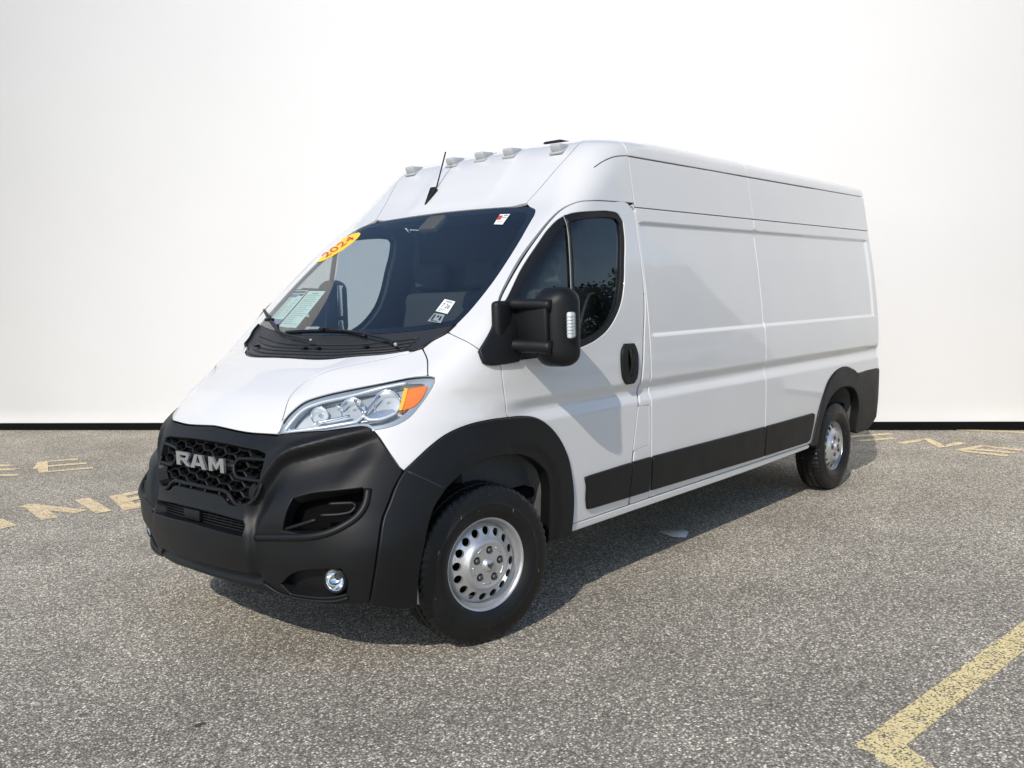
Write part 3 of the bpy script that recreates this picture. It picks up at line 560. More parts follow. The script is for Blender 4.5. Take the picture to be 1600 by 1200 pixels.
# grille: recessed mesh, frames and letters
def lay(pts2,off):   # (y,z) points to the front of the skin
    P=np.array([(2.0,y,z) for y,z in pts2],float); Q=drop(P,(-1,0,0),False); return Q+np.array([off,0,0])
GRL=halves_loop(GR); GP=np.array([(b,c) for a,b,c in GRL])
A=patch([(a,b,c) for a,b,c in GRL],(1,0,0),grid=.05,off=-.075,inset=-.02,depth=.0,r=.001,rel=False); J=rbox((.68,0,.84),(.06,.90,.28),.005,1); A=join(A,J); mk('grille_backing',A[0],A[1],DARK,van,A[2])
parts=[]; hw,hh=.112,.043
for r_ in range(-1,8):
    for c_ in range(-6,7):
        cy=c_*hw*.78; cz=.735+r_*hh+(hh/2 if c_%2 else 0)
        if cy*cy>.52**2: continue
        hexo=[(cy-hw*.5,cz),(cy-hw*.27,cz+hh*.5),(cy+hw*.27,cz+hh*.5),(cy+hw*.5,cz),(cy+hw*.27,cz-hh*.5),(cy-hw*.27,cz-hh*.5)]
        H=np.array(hexo); cen=np.array([cy,cz]); 
        if not inside(cen[None],GP)[0]: continue
        Hi=cen+(H-cen)*np.array([.90,.81])
        Fo=lay(H,-.022); Fi=lay(Hi,-.026); Bi=lay(cen+(H-cen)*np.array([.90,.86]),-.050); V=np.concatenate([Fo,Fi,Bi])
        fc=[]
        for i in range(6):
            j=(i+1)%6; fc+=[(j,i,6+i,6+j),(6+j,6+i,12+i,12+j)]
        parts.append((V,fc,None))
J=join(*parts); mk('grille_mesh',J[0],[tuple(reversed(f)) for f in J[1]],GLOSSB if 0 else PLAST,van,smooth=False)
def yz(l,off=-.004): return lay(np.array(l),off)
fr=[]
LOWF_=[(-.428,.868),(-.428,.79),(-.405,.757),(-.355,.728),(-.29,.730),(-.235,.768),(-.10,.776),(.10,.776),(.235,.768),(.29,.730),(.355,.728),(.405,.757),(.428,.80),(.43,.875)]
fr.append(tube(yz(LOWF_,-.010),.010,8,False,.02))
fr.append(tube(yz([(-.235,.735),(0,.748),(.235,.735)],-.02),.009,6,False,.03))
for y in (-.17,-.06,.06,.17): fr.append(tube(yz([(y,.742),(y,.775)],-.014),.006,6,False,.03))
for s in (1,-1):
    fr.append(tube(yz([(s*y,z) for y,z in ((.45,.925),(.36,.924),(.27,.919),(.247,.90),(.245,.872),(.268,.846),(.35,.838),(.44,.836))],-.010),.0085,8,False,.02))
    fr.append(tube(yz([(s*.245,.885),(s*.20,.885)],-.012),.012,6,False,.03))
J=join(*fr); mk('grille_frame',J[0],J[1],PLAST,van)
# backing bar of the lettering
A=rbox((.0,0,0),(.02,.46,.05),.006); V=A[0]; yb=lay(np.stack([V[:,1],np.full(len(V),.885)],1),0); V=np.stack([yb[:,0]-.022+V[:,0],V[:,1],V[:,2]+.885],1); mk('badge_bar',V,A[1],PLAST,van)
LETM=mat('bright_letter_metal',(.62,.64,.66),.22,.85)
LET={'R':[[(0,0),(.3,0),(.3,1),(0,1)],[(.3,.76),(.8,.76),(.98,.84),(.85,1),(.3,1)],[(.72,.56),(.98,.62),(1.0,.80),(.98,.84),(.8,.76)],[(.3,.36),(.8,.36),(.98,.62),(.72,.56),(.3,.56)],[(.45,.36),(.78,0),(1.08,0),(.8,.36)]],
'A':[[(-.08,0),(.22,0),(.52,1),(.28,1)],[(.52,1),(.82,1),(1.1,0),(.8,0),(.62,.66)],[(.285,.2),(.745,.2),(.68,.42),(.345,.42)]],
'M':[[(0,0),(.26,0),(.26,1),(0,1)],[(.26,1),(.26,.58),(.55,.12),(.55,.5)],[(.55,.5),(.55,.12),(.84,.58),(.84,1)],[(.84,0),(1.1,0),(1.1,1),(.84,1)]]}
for ch,y0 in (('R',-.205),('A',-.065),('M',.078)):
    ps=[]
    for q in LET[ch]:
        ps.append(extrude([(y0+a*.112,.853+b*.064) for a,b in q],.012,((0,1,0),(0,0,1),(1,0,0)),(float(lay([(y0+.055,.885)],0)[0,0])-.004,0,0)))
    J=join(*ps); mk('badge_letter',J[0],J[1],LETM,van,smooth=False)
# lower intake
A=patch(halves_loop([(a,b,c) for a,b,c in INTK]),(1,0,0),grid=.05,off=-.06,inset=-.02,depth=0,r=.001,rel=False); mk('intake_backing',A[0],A[1],DARK,van,A[2])
fr=[tube(yz([(-.40,z-.008),(-.2,z),(0,z+.004),(.2,z),(.40,z-.008)],-.03),.0045,6,False,.05) for z in (.612,.625,.638,.651,.664)]
fr+=[tube(yz([(y,.60),(y+.03,.672)],-.032),.004,5,False,0) for y in np.arange(-.38,.37,.055)]
J=join(*fr); mk('intake_mesh',J[0],J[1],PLAST,van)
J=rbox((.868,-.03,.642),(.02,.13,.052),.006); mk('sensor_cover',J[0],J[1],PLAST,van)
# side scoops
for s in (1,-1):
    SC3=np.array(SCO); A=patch([tuple(p) for p in SC3],(.8,.6,0),grid=.03,off=-.11,inset=-.05,depth=0,r=.001,rel=False); A=A if s>0 else flip(*A); mk('scoop_lining',A[0],A[1],DARK,van,A[2])
    ls=[tube(onskin(curve([(.573,.863,.815),(.582,.866,.785),(.592,.865,.755),(.621,.855,.711),(.684,.819,.668),(.739,.761,.641),(.779,.683,.626),(.81,.58,.616),(.845,.43,.600)],.02,False),-.004,False),.017,10,False,0),
        tube(onskin(curve([(.729,.73,.716),(.67,.80,.719),(.640,.832,.730),(.624,.842,.752),(.640,.828,.765),(.70,.753,.762)],.015,False),-.025,False),.008,8,False,0),
        tube(onskin(curve([(.843,.433,.610),(.828,.504,.626),(.811,.577,.645),(.791,.639,.668),(.742,.72,.699)],.02,False),-.02,False),.009,8,False,0)]
    for nme,J in zip(('scoop_lip','scoop_bar','scoop_vane'),ls):
        J=J if s>0 else flip(*J); mk(nme,J[0],J[1],PLAST,van)
    A=patch(FOGP,(.8,.6,0),grid=.03,off=-.05,inset=-.02,depth=0,r=.001,rel=False); A=A if s>0 else flip(*A); mk('fog_lamp_recess',A[0],A[1],PLAST,van,A[2])
    # fog lamp facing forward
    def place(J,R,c):
        V=J[0]@np.array(R).T+np.array(c); return (V,J[1],None) if s>0 else flip(V,J[1])
    RF_=np.array(Matrix.Rotation(math.radians(-74),3,'Z'))
    for nme,prof,m in (('fog_lamp',[(.0,.012),(.02,.011),(.036,.006),(.043,-.002)],LENS),('fog_reflector',[(0,-.04),(.018,-.036),(.034,-.018),(.042,-.003),(.044,.002),(.047,.001)],CHROME),('fog_ring',[(.046,-.03),(.046,.004),(.050,.008),(.056,.005),(.058,-.02)],PLAST)):
        J=place(lathe(prof,32),RF_,(.700,.776,.440)); mk(nme,J[0],J[1],m,van)
    J=tube(onskin(curve([(.815,.43,.395),(.788,.51,.355),(.765,.575,.346),(.733,.678,.345),(.694,.778,.352),(.668,.822,.368)],.02,False),.004,False),.006,8,False,0); J=J if s>0 else flip(*J); mk('fog_lamp_lip',J[0],J[1],PLAST,van)
# headlights
HOUS=mat('lamp_housing_silver',(.55,.57,.59),.4,.4); BEZ=mat('lamp_bezel_grey',(.42,.45,.48),.3,.4); GUIDE=mat('white_light_guide',(.66,.69,.72),.3,.3); EDGE=mat('amber_edge',(.9,.5,.05),.2)
HLI=[(a,b,c) for a,b,c in HL]
hd=(.62,.62,.48)
for s in (1,-1):
    def P_(A): return A if s>0 else flip(*A)
    A=P_(patch(HLI,hd,grid=.03,inset=.0015,r=.002,depth=.006,off=-.002)); hl=mk('headlight',A[0],A[1],LENS,van,A[2])
    A=P_(patch(HLI,hd,grid=.03,inset=.001,off=-.050,depth=-.047,r=.001)); mk('lamp_housing',A[0],A[1],HOUS,hl,A[2])
    # inner surround: a silver band following the outline
    HC=np.array(HL).mean(0); A=P_(patch(HLI,hd,grid=.02,inset=.001,off=-.014,depth=.004,r=.001,holes=[onskin([tuple(HC+(np.array(p)-HC)*np.array([.86,.86,.80])) for p in HL])],hdepth=.03)); mk('lamp_bezel',A[0],A[1],BEZ,hl,A[2])
    for l in ([(.70,.462,1.045),(.665,.476,1.09),(.616,.492,1.135),(.562,.526,1.16),(.454,.602,1.183),(.342,.684,1.202),(.26,.785,1.216)],[(.703,.468,1.041),(.592,.613,1.059),(.496,.708,1.071),(.459,.717,1.092),(.456,.749,1.079),(.425,.787,1.083),(.384,.814,1.099),(.363,.824,1.11)]):
        J=P_(tube(onskin(curve(l,.02,False),-.010),.0085,6,False,0)); mk('light_guide',J[0],J[1],GUIDE,hl)
    A=P_(patch([(.496,.708,1.074),(.459,.717,1.092),(.40,.75,1.115),(.363,.80,1.125),(.363,.824,1.11),(.384,.814,1.099),(.425,.787,1.083),(.456,.749,1.079)],hd,grid=.02,off=-.02,inset=0,depth=.02,r=.003)); mk('lamp_blade',A[0],A[1],SILV,hl,A[2])
    J=P_(tube(onskin(curve(HL,.02,True),-.003),.0022,6,True,0)); mk('lamp_gasket',J[0],J[1],GREYP,hl)
    fw=np.array([.80,.52,.20]); fw/=np.linalg.norm(fw); u_,v_,w_=frame(fw); Rm=np.stack([u_,w_,-v_],1)
    for (c,r,dp) in (((.47,.649,1.130),.055,.06),((.362,.755,1.147),.058,.06),((.577,.551,1.118),.038,.045)):
        c=onskin([c],-.028)[0]
        J=lathe([(.0,-dp),(r*.35,-dp*.93),(r*.7,-dp*.68),(r*.93,-dp*.3),(r,0),(r*1.06,.002),(r*1.06,-.01)],28); J=P_((J[0]@Rm.T+c,J[1],None)); mk('reflector',J[0],J[1],CHROME,hl)
        J=lathe([(.0,-dp+.035),(.009,-dp+.032),(.012,-dp+.02),(.012,-dp)],12); J=P_((J[0]@Rm.T+c,J[1],None)); mk('bulb',J[0],J[1],SILV,hl)
    for l in ([(.437,.628,1.173),(.444,.664,1.136),(.45,.706,1.105)],[(.45,.706,1.105),(.403,.706,1.139),(.357,.706,1.174)],[(.303,.743,1.196),(.315,.778,1.174),(.321,.809,1.156)],[(.507,.582,1.158),(.497,.606,1.143),(.467,.610,1.165)],[(.60,.56,1.08),(.52,.63,1.09),(.49,.66,1.10)]):
        J=P_(tube(onskin(curve(l,.02,False),-.020),.007,5,False,0)); mk('lamp_rib',J[0],J[1],CHROME,hl)
    A=P_(patch([(.273,.806,1.198),(.226,.875,1.219),(.229,.882,1.21),(.265,.882,1.164),(.301,.869,1.133),(.344,.836,1.118)],hd,grid=.02,off=-.010,inset=0,depth=.05,r=.003)); mk('turn_lamp',A[0],A[1],AMBER,hl,A[2])
    A=P_(patch([(.279,.788,1.198),(.273,.806,1.198),(.344,.836,1.118),(.353,.824,1.118)],hd,grid=.02,off=-.008,inset=0,depth=.05,r=.002)); mk('turn_lamp_edge',A[0],A[1],EDGE,hl,A[2])
# ------------------------------------------------------------------ windscreen, cowl, wipers
WS=LW_TOP+LW_SIDE+CW_UP[::-1][1:]
def shrink3(h,k,d):
    # inset of a half outline that stays on the centre line
    u,v,dd=frame(d); full=np.array(halves_loop([tuple(p) for p in h])); q=np.stack([full@u,full@v],1); sgn=area2(q)>0
    if not sgn: full=full[::-1]; q=q[::-1]
    q=inset2(q,np.full(len(q),k)); P=q[:,0:1]*u+q[:,1:2]*v+(full@dd).max()*dd+.3*dd; return [tuple(p) for p in drop(P,-dd)]
WSF=halves_loop(WS)
A=patch(WSF,(.6,0,.8),grid=.05,off=-.004,inset=.001,r=.002,depth=.004); ws=mk('windscreen',A[0],A[1],WGLASS,van,A[2])
WSI=shrink3(WS,.042,(.6,0,.8))
A=patch(WSF,(.6,0,.8),grid=.04,off=-.009,inset=0,r=.001,depth=.002,holes=[WSI],hdepth=.001); mk('black_border',A[0],A[1],GLOSSB,ws,A[2])
COWLM=mat('grey_cowl_plastic',(.022,.023,.026),.5,bump=(500,.2,.001))
panel('cowl',CW_LOW+CW_END[::-1][1:]+CW_UP[::-1],(.5,0,.87),COWLM,van,merge=True,grid=.03,off=-.006,inset=.001,depth=.03)
for k in range(5):
    t=.10+.15*k; l=[tuple(np.array(a)*(1-t)+np.array(b)*t) for a,b in zip([(.358,0,1.327),(.333,.338,1.329),(.242,.52,1.344),(.16,.63,1.359)],[(.107,0,1.429),(.084,.297,1.436),(.035,.553,1.452),(.02,.66,1.456)])]
    J=tube(onskin(curve(l[::-1]+[(a,-b,c) for a,b,c in l[1:]],.03,False),-.003),.0045,6,False,0); mk('cowl_slat',J[0],J[1],COWLM,van)
for s in (1,-1):
    J=tube(onskin(curve([(.135,.667*s,1.362),(.102,.722*s,1.372),(.059,.738*s,1.402),(-.002,.786*s,1.441),(-.045,.797*s,1.474)],.02,False),.002),.007,8,False,0); mk('cowl_corner',J[0],J[1],PLAST,van)
for y,x in ((-.45,.20),(.02,.24),(.12,.235),(.42,.18)):
    J=rbox(onskin([(x,y,1.36)],.006)[0],(.03,.02,.014),.004); mk('washer_jet',J[0],J[1],PLAST,van)
def wiper(blade,arm,nut):
    B=onskin(curve(blade,.03,False),.022); w=mk('wiper',*tube(B,.010,6,False,0)[:2],PLAST,van)
    J=tube(onskin(curve(blade,.03,False),.010),.004,4,False,0); mk('wiper_blade',J[0],J[1],RUBBER,w)
    J=tube(onskin(curve(arm,.03,False),.030),.009,6,False,0,flatten=.6); mk('wiper_arm',J[0],J[1],PLAST,w)
    J=rbox(onskin([arm[len(arm)//2 if nut else 0]],.03)[0],(.05,.03,.018),.005); mk('wiper_clip',J[0],J[1],PLAST,w)
    J=lathe([(0,.012),(.008,.011),(.01,0)],12); c=onskin([arm[-1]],.036)[0]; mk('wiper_nut',J[0]@rotm('X',-1.0).T*1.0+c,J[1],SILV,w)
wiper([(.101,-.303,1.423),(.102,.043,1.432),(.10,.22,1.425),(.113,.353,1.41)],[(.100,.02,1.433),(.112,.353,1.415),(.125,.50,1.388),(.145,.60,1.36)],False)
wiper([(-.135,-.845,1.539),(-.02,-.62,1.478),(.07,-.42,1.43)],[(-.02,-.62,1.478),(.089,-.389,1.425),(.15,-.16,1.392),(.196,.031,1.363)],False)
J=rbox((-.72,-.02,2.02),(.14,.14,.05),.02,rot=rotm('Y',.65)); mk('sensor_housing',J[0],J[1],INT,van)
# stickers and papers on the glass
def decal(name,c4,m,parent,off,nu=6,nv=6,uv=True):
    """quad patch (top-left, top-right, bottom-right, bottom-left) laid along the glass"""
    c4=[np.array(c) for c in c4]; V=[];Fc=[]
    for j in range(nv+1):
        for i in range(nu+1):
            a,b=i/nu,j/nv; V.append((c4[0]*(1-a)+c4[1]*a)*(1-b)+(c4[3]*(1-a)+c4[2]*a)*b)
    V=onskin(V,off)
    for j in range(nv):
        for i in range(nu): k=j*(nu+1)+i; Fc.append((k+nu+1,k+nu+2,k+1,k))
    o=mk(name,V,Fc,m,parent); ul=o.data.uv_layers.new(name='UVMap')
    for lp in o.data.loops: k=lp.vertex_index; ul.data[lp.index].uv=((k%(nu+1))/nu,1-(k//(nu+1))/nv)
    return o
def sub4(c4,u0,v0,u1,v1):
    c4=[np.array(c) for c in c4]; f=lambda a,b:(c4[0]*(1-a)+c4[1]*a)*(1-b)+(c4[3]*(1-a)+c4[2]*a)*b
    return [f(u0,v0),f(u1,v0),f(u1,v1),f(u0,v1)]
def inked(name,c4,rects,m,parent,off):
    VV=[];FF=[]
    for r in rects:
        q=sub4(c4,*r); k=len(VV); n=3
        for a in np.linspace(0,1,n): VV.append(q[3]*(1-a)+q[2]*a)
        for a in np.linspace(0,1,n): VV.append(q[0]*(1-a)+q[1]*a)
        FF+=[(k+i,k+i+1,k+n+i+1,k+n+i) for i in range(n-1)]
    return mk(name,onskin(VV,off),FF,m,parent)
def inked_each(name,c4,rects,m,parent,off):
    for r in rects: inked(name,c4,[r],m,parent,off)
def text_on(name,txt,c4,box,m,parent,off):
    """real letter outlines from the built-in font, bent on to the glass inside box (u0,v0,u1,v1)"""
    cu=bpy.data.curves.new(name,'FONT'); cu.body=txt; ob=bpy.data.objects.new(name,cu); COL.objects.link(ob)
    me=bpy.data.meshes.new_from_object(ob.evaluated_get(bpy.context.evaluated_depsgraph_get())); bpy.data.objects.remove(ob); bpy.data.curves.remove(cu)
    V=np.array([v.co[:] for v in me.vertices]); Fc=[tuple(p.vertices) for p in me.polygons]; bpy.data.meshes.remove(me)
    lo,hi=V.min(0),V.max(0); a=box[0]+(V[:,0]-lo[0])/(hi[0]-lo[0])*(box[2]-box[0]); b=box[3]+(V[:,1]-lo[1])/(hi[1]-lo[1])*(box[1]-box[3])
    c4=[np.array(c) for c in c4]; P=((c4[0]*(1-a)[:,None]+c4[1]*a[:,None])*(1-b)[:,None]+(c4[3]*(1-a)[:,None]+c4[2]*a[:,None])*b[:,None])
    return mk(name,onskin(P,off),Fc,m,parent)
bpy.context.view_layer.update()
# yellow oval with the year
oc=(np.array((-.487,-.873,1.838))+np.array((-.694,-.704,2.013)))/2+np.array((.0,.062,.002)); ol=(np.array((-.694,-.704,2.013))-np.array((-.487,-.873,1.838)))/2; ow=(np.array((-.597,-.838,1.933))-np.array((-.538,-.675,1.894)))/2*1.05
E_=[tuple(oc+ol*math.cos(a)+ow*math.sin(a)) for a in np.linspace(0,2*math.pi,40,endpoint=False)]
A=patch(E_,(.55,-.35,.75),grid=.03,off=-.0005,inset=0,r=.001,depth=.001,sharp=179); ys=mk('year_sticker',A[0],A[1],YELS,ws,A[2]); 
o4=[oc-ol+ow,oc+ol+ow,oc+ol-ow,oc-ol-ow]
text_on('year_digits','2024',o4,(.16,.27,.84,.75),REDP,ws,.0018)
# sheets behind the glass, lower passenger corner
SA=[(-.288,-.796,1.678),(-.263,-.62,1.677),(-.056,-.589,1.515),(-.085,-.775,1.529)]; SB=[(-.258,-.609,1.674),(-.233,-.42,1.669),(.031,-.351,1.472),(-.004,-.564,1.477)]
sa=decal('price_sheet',SA,GREENP,None,-.014); tag(sa,'pale green printed sheet with a blue heading, nearer the pillar behind the windscreen','paper sheet')
sb=decal('price_sheet',SB,GREENP,None,-.016); tag(sb,'longer plain green printed sheet beside the blue headed one behind the windscreen','paper sheet')
inked('printed_heading',SA,[(.05,.03,.95,.10)],INK,sa,-.0125); inked('printed_block',SA,[(.03,.13,.60,.25)],BLUEP,sa,-.0125); inked('printed_block',SA,[(.66,.13,.95,.20)],INK,sa,-.0125)
rr=[];random.seed(3)
for k in range(13): y=.31+k*.051; rr+=[(.06,y,.06+random.uniform(.3,.55),y+.013),(.66,y,.66+random.uniform(.1,.28),y+.013)]
tag(inked('printed_lines',SA,rr,GREYP,sa,-.0125),kind='stuff')
inked('blue_footer',[SA[3],SA[2],np.array(SA[2])*1.0+np.array((.035,.005,-.028)),np.array(SA[3])+np.array((.035,.004,-.028))],[(.0,.05,1,1)],BLUEP,sa,-.0125)
rr=[(.33,.06,.72,.085),(.2,.28,.5,.30)]
for k in range(15): y=.12+k*.056; rr+=[(.07,y,random.uniform(.5,.93),y+.012)]
tag(inked('printed_lines',SB,rr,GREYP,sb,-.0145),kind='stuff')
# inspection stickers, driver corner
IS=[(-.161,.614,1.595),(-.155,.690,1.583),(-.088,.701,1.525),(-.091,.619,1.539)]
st=decal('inspection_sticker',IS,WHITEP,ws,-.0008); text_on('sticker_digits','7 26',IS,(.16,.30,.86,.66),INK,ws,.0004); inked_each('sticker_print',IS,[(.2,.08,.8,.14),(.3,.17,.9,.21),(.15,.75,.6,.80),(.1,.86,.35,.92)],GREYP,ws,.0004)
IS2=[(-.08,.622,1.529),(-.081,.691,1.521),(-.037,.707,1.483),(-.033,.621,1.493)]
decal('inspection_sticker',IS2,GREYP,ws,-.0008); inked_each('sticker_print',IS2,[(.12,.15,.28,.8),(.45,.2,.6,.45),(.7,.25,.85,.75),(.2,.85,.7,.93)],INK,ws,.0004)
RS=[(-.724,.49,2.041),(-.72,.565,2.036),(-.64,.579,1.977),(-.646,.513,1.983)]
decal('windscreen_label',RS,WHITEP,ws,-.0008); inked_each('label_print',RS,[(.0,.15,.42,.58)],REDP,ws,.0004); inked_each('label_print',RS,[(.5,.1,.9,.2),(.5,.32,.9,.4),(.2,.75,.8,.8)],GREYP,ws,.0004)
# ------------------------------------------------------------------ mirrors
SAIL=[(-.004,.997,1.355),(-.014,1.008,1.30),(-.05,1.013,1.288),(-.109,1.017,1.288),(-.22,1.017,1.293),(-.26,1.0,1.36),(-.262,.985,1.47),(-.262,.952,1.606),(-.20,.955,1.565),(-.148,.959,1.509),(-.06,.98,1.415)]
MLAMP=mat('pale_clear_lamp',(.62,.65,.67),.12,0,.6)
def mirror(s,fold=0.0):
    hinge=np.array([-.20,1.035,0.]); Rf=rotm('Z',fold)
    def P_(A,turn=True):
        if turn and fold: A=((A[0]-hinge)@Rf.T+hinge+np.array([-.40,.05,.10]),)+tuple(A[1:])
        return A if s>0 else flip(*A)
    def tp(V):   # rounded nose towards the front, fuller below
        V=V.copy(); f=(V[:,0]+.065)/.13; k=1-.16*np.clip(f,0,1)**2; V[:,1]*=k; V[:,2]=V[:,2]*(1-.10*np.clip(f,0,1)**2); V[:,0]-=.10*V[:,1]*0+.035*(np.clip(V[:,1]+.02,0,1)/.1)*.8; return V
    J=P_(rbox((-.315,1.170,1.452),(.15,.205,.375),.070,6,tp)); m=mk('door_mirror',J[0],J[1],PLAST,van)
    A=P_(patch(sk(SAIL),(0,1,0),grid=.03,off=.022 if s>0 else .006,inset=0,r=.01 if s>0 else .004,depth=.03,rel=False),False); mk('mirror_base',A[0],A[1],PLAST,m,A[2])
    for z,r in ((1.560,.026),(1.368,.033)):
        J=P_(tube([(-.195,1.005,z+.004),(-.212,1.06,z+.002),(-.228,1.13,z),(-.246,1.205,z-.006)],r,10,False,.02)); mk('mirror_arm',J[0],J[1],PLAST,m)
    J=P_(rbox((-.150,.99,1.45),(.11,.05,.26),.022,3)); mk('mirror_hinge',J[0],J[1],PLAST,m)
    J=P_(rbox((-.235,1.10,1.462),(.03,.19,.175),.012,3)); mk('mirror_recess',J[0],J[1],PLAST,m)
    J=P_(rbox((-.318,1.266,1.462),(.085,.026,.120),.010,3,None,rotm('Z',.38))); mk('mirror_lamp',J[0],J[1],MLAMP,m)
    J=P_(rbox((-.325,1.263,1.462),(.058,.014,.10),.004,2,None,rotm('Z',.38))); mk('mirror_lamp_backing',J[0],J[1],SILV,m)
    for z in np.linspace(1.425,1.50,6):
        J=P_(rbox((-.318,1.266,z),(.0865,.0275,.004),.001,1,None,rotm('Z',.38))); mk('lamp_rib',J[0],J[1],GREYP,m)
    J=P_(rbox((-.392,1.16,1.50),(.008,.15,.20),.003)); mk('mirror_glass',J[0],J[1],CHROME,m)
    J=P_(rbox((-.392,1.16,1.335),(.008,.15,.08),.003)); mk('mirror_glass',J[0],J[1],CHROME,m)
mirror(1); mirror(-1,1.0)   # the far mirror is folded back along the door
J=tube([(-.24,-1.0,1.46),(-.42,-1.045,1.51),(-.60,-1.075,1.55)],.03,10,False,.03); mk('mirror_bracket',J[0],J[1],PLAST,van)
# ------------------------------------------------------------------ roof fittings
CLR=mat('milky_clear_lens',(.42,.44,.45),.18,0,.5)
for y,x in ((-.60,-1.125),(-.235,-1.14),(0,-1.155),(.235,-1.14),(.60,-1.10)):
    c=onskin([(x,y,2.45)],.0)[0]; n=grad(c[None])[0]; 
    def tp(V): V=V.copy(); f=np.clip((V[:,0]+.06)/.12,0,1); V[:,1]*=1-.35*(1-f); V[:,2]=(V[:,2]+.034)*(.30+.70*f)-.034; return V
    J=rbox((0,0,.022),(.115,.078,.058),.016,3,tp); R_=rotm('Y',.42); V=(J[0])@R_.T+c; l=mk('roof_marker_lamp',V,J[1],CLR,van)
    J=rbox((0,0,-.004),(.135,.088,.014),.006,2); mk('lamp_base',J[0]@R_.T+c,J[1],CLR,l)
c=onskin([(-.876,-.212,2.176)])[0]
def tp(V): V=V.copy(); f=np.clip((V[:,0]+.06)/.12,0,1); V[:,1]*=1-.7*f; V[:,2]=(V[:,2]+.02)*(1-.75*f)-.02; return V
J=rbox((-.03,0,.012),(.13,.055,.045),.012,3,tp); ant=mk('antenna',J[0]@rotm('Y',.75).T+c,J[1],PLAST,van)
J=tube([c+np.array((-.075,0,.085)),c+np.array((-.10,.006,.16)),c+np.array((-.15,.012,.30))],.0045,8,False,0); mk('antenna_rod',J[0],J[1],PLAST,ant)
J=rbox((-1.62,.20,2.542),(.14,.14,.03),.012,2); mk('roof_pod',J[0],J[1],PLAST,van)
# ------------------------------------------------------------------ wheels
def disc_wheel():
    def hz(r): return np.interp(r,[0,.028,.034,.095,.104,.112,.122,.135,.170,.180,.189],[.112,.112,.100,.100,.104,.102,.088,.078,.062,.050,.030])
    out=[(.189*math.cos(a),.189*math.sin(a)) for a in np.linspace(0,2*math.pi,72,endpoint=False)]
    holes=[]
    for k in range(16):
        a=2*math.pi*(k+.5)/16; c=np.array([math.cos(a),math.sin(a)])*.1535; t=np.array([-math.sin(a),math.cos(a)]); n=np.array([math.cos(a),math.sin(a)])
        holes.append([c+t*.0205*math.cos(b)+n*.0190*math.sin(b) for b in np.linspace(0,2*math.pi,14,endpoint=False)])
    for k in range(5):
        a=2*math.pi*k/5+.55; c=np.array([math.cos(a),math.sin(a)])*.069; holes.append([c+.0195*np.array([math.cos(b),math.sin(b)]) for b in np.linspace(0,2*math.pi,14,endpoint=False)])
    pts=[Vector(p) for p in out]; ed=[(i,(i+1)%len(out)) for i in range(len(out))]
    for h in holes:
        k=len(pts); pts+=[Vector(p) for p in h]; ed+=[(k+i,k+(i+1)%len(h)) for i in range(len(h))]
    G=[]
    for r in (.0,.015,.027,.034,.05,.085,.095,.100,.104,.108,.112,.117,.122,.128,.134,.142,.150,.158,.166,.171,.176,.180,.185):
        n=max(1,int(r*420)); G+=[(r*math.cos(2*math.pi*i/n),r*math.sin(2*math.pi*i/n)) for i in range(n)]
    G=np.array(G); 
    for h in holes: h=np.array(h); G=G[~inside(G,h)]; G=G[edgedist(G,h)>.0025]
    pts+=[Vector(p) for p in G]; vo,_,fo,_,_,_=delaunay_2d_cdt(pts,ed,[],0,1e-7)
    P=np.array([tuple(p) for p in vo]); T=np.array([f for f in fo if len(f)==3]); C=P[T].mean(1); keep=inside(C,np.array(out))
    for h in holes: keep&=~inside(C,np.array(h))
    T=T[keep]; ar=np.cross(P[T[:,1]]-P[T[:,0]],P[T[:,2]]-P[T[:,0]]); T[ar<0]=T[ar<0][:,::-1]
    V=np.stack([P[:,0],hz(np.linalg.norm(P,axis=1)),P[:,1]],1); Fc=[tuple(reversed(t)) for t in T]
    rims=[]
    for h in holes:
        h=np.array(h); n=len(h); y=hz(np.linalg.norm(h,axis=1)); a=np.stack([h[:,0],y,h[:,1]],1); b=a-np.array([0,.014,0]); rims.append((np.concatenate([a,b]),[(i,(i+1)%n,n+(i+1)%n,n+i) for i in range(n)],None))
    return join((V,Fc,None),*rims)
DW=disc_wheel()
BAR=lathe([(.186,.024),(.190,.040),(.199,.048),(.2035,.060),(.205,.078),(.210,.086),(.2165,.089),(.222,.086),(.224,.078),(.214,.070),(.206,.03),(.186,-.02),(.186,-.06),(.205,-.09)],96)
def tyre_mesh(R):
    pr=[(.206,.080),(.214,.088),(.226,.097),(.245,.106),(.262,.1095),(.276,.1085),(.280,.1105),(.284,.1075),(.30,.106),(.325,.102),(.343,.097),(.355,.092),(.3635,.084),(.3665,.074),(.3675,.052),(.3595,.050),(.3595,.042),(.3695,.040),(.3705,.006),(.3625,.005),(.3625,-.005),(.3705,-.006),(.3695,-.040),(.3595,-.042),(.3595,-.050),(.3675,-.052),(.3665,-.074),(.3635,-.084),(.355,-.092),(.343,-.097),(.30,-.106),(.262,-.109),(.226,-.097),(.206,-.080)]
    V,Fc,_=lathe(pr,180); n=len(pr); V=V.reshape(180,n,3)
    for i in range(180):
        if i%3==0:
            for k,(r,h) in enumerate(pr):
                if r>.340: 
                    sh=.007 if abs(h)>.045 else .003
                    V[i,k,0]*=(r-sh)/r; V[i,k,2]*=(r-sh)/r
    V=V.reshape(-1,3)*np.array([R/.3705,1,R/.3705]); return V,Fc,None
CAP=lathe([(0,.1165),(.018,.116),(.026,.113),(.029,.106),(.029,.098)],32)
NUT=lathe([(0,.108),(.007,.108),(.0115,.104),(.0115,.088),(.0190,.087)],6)
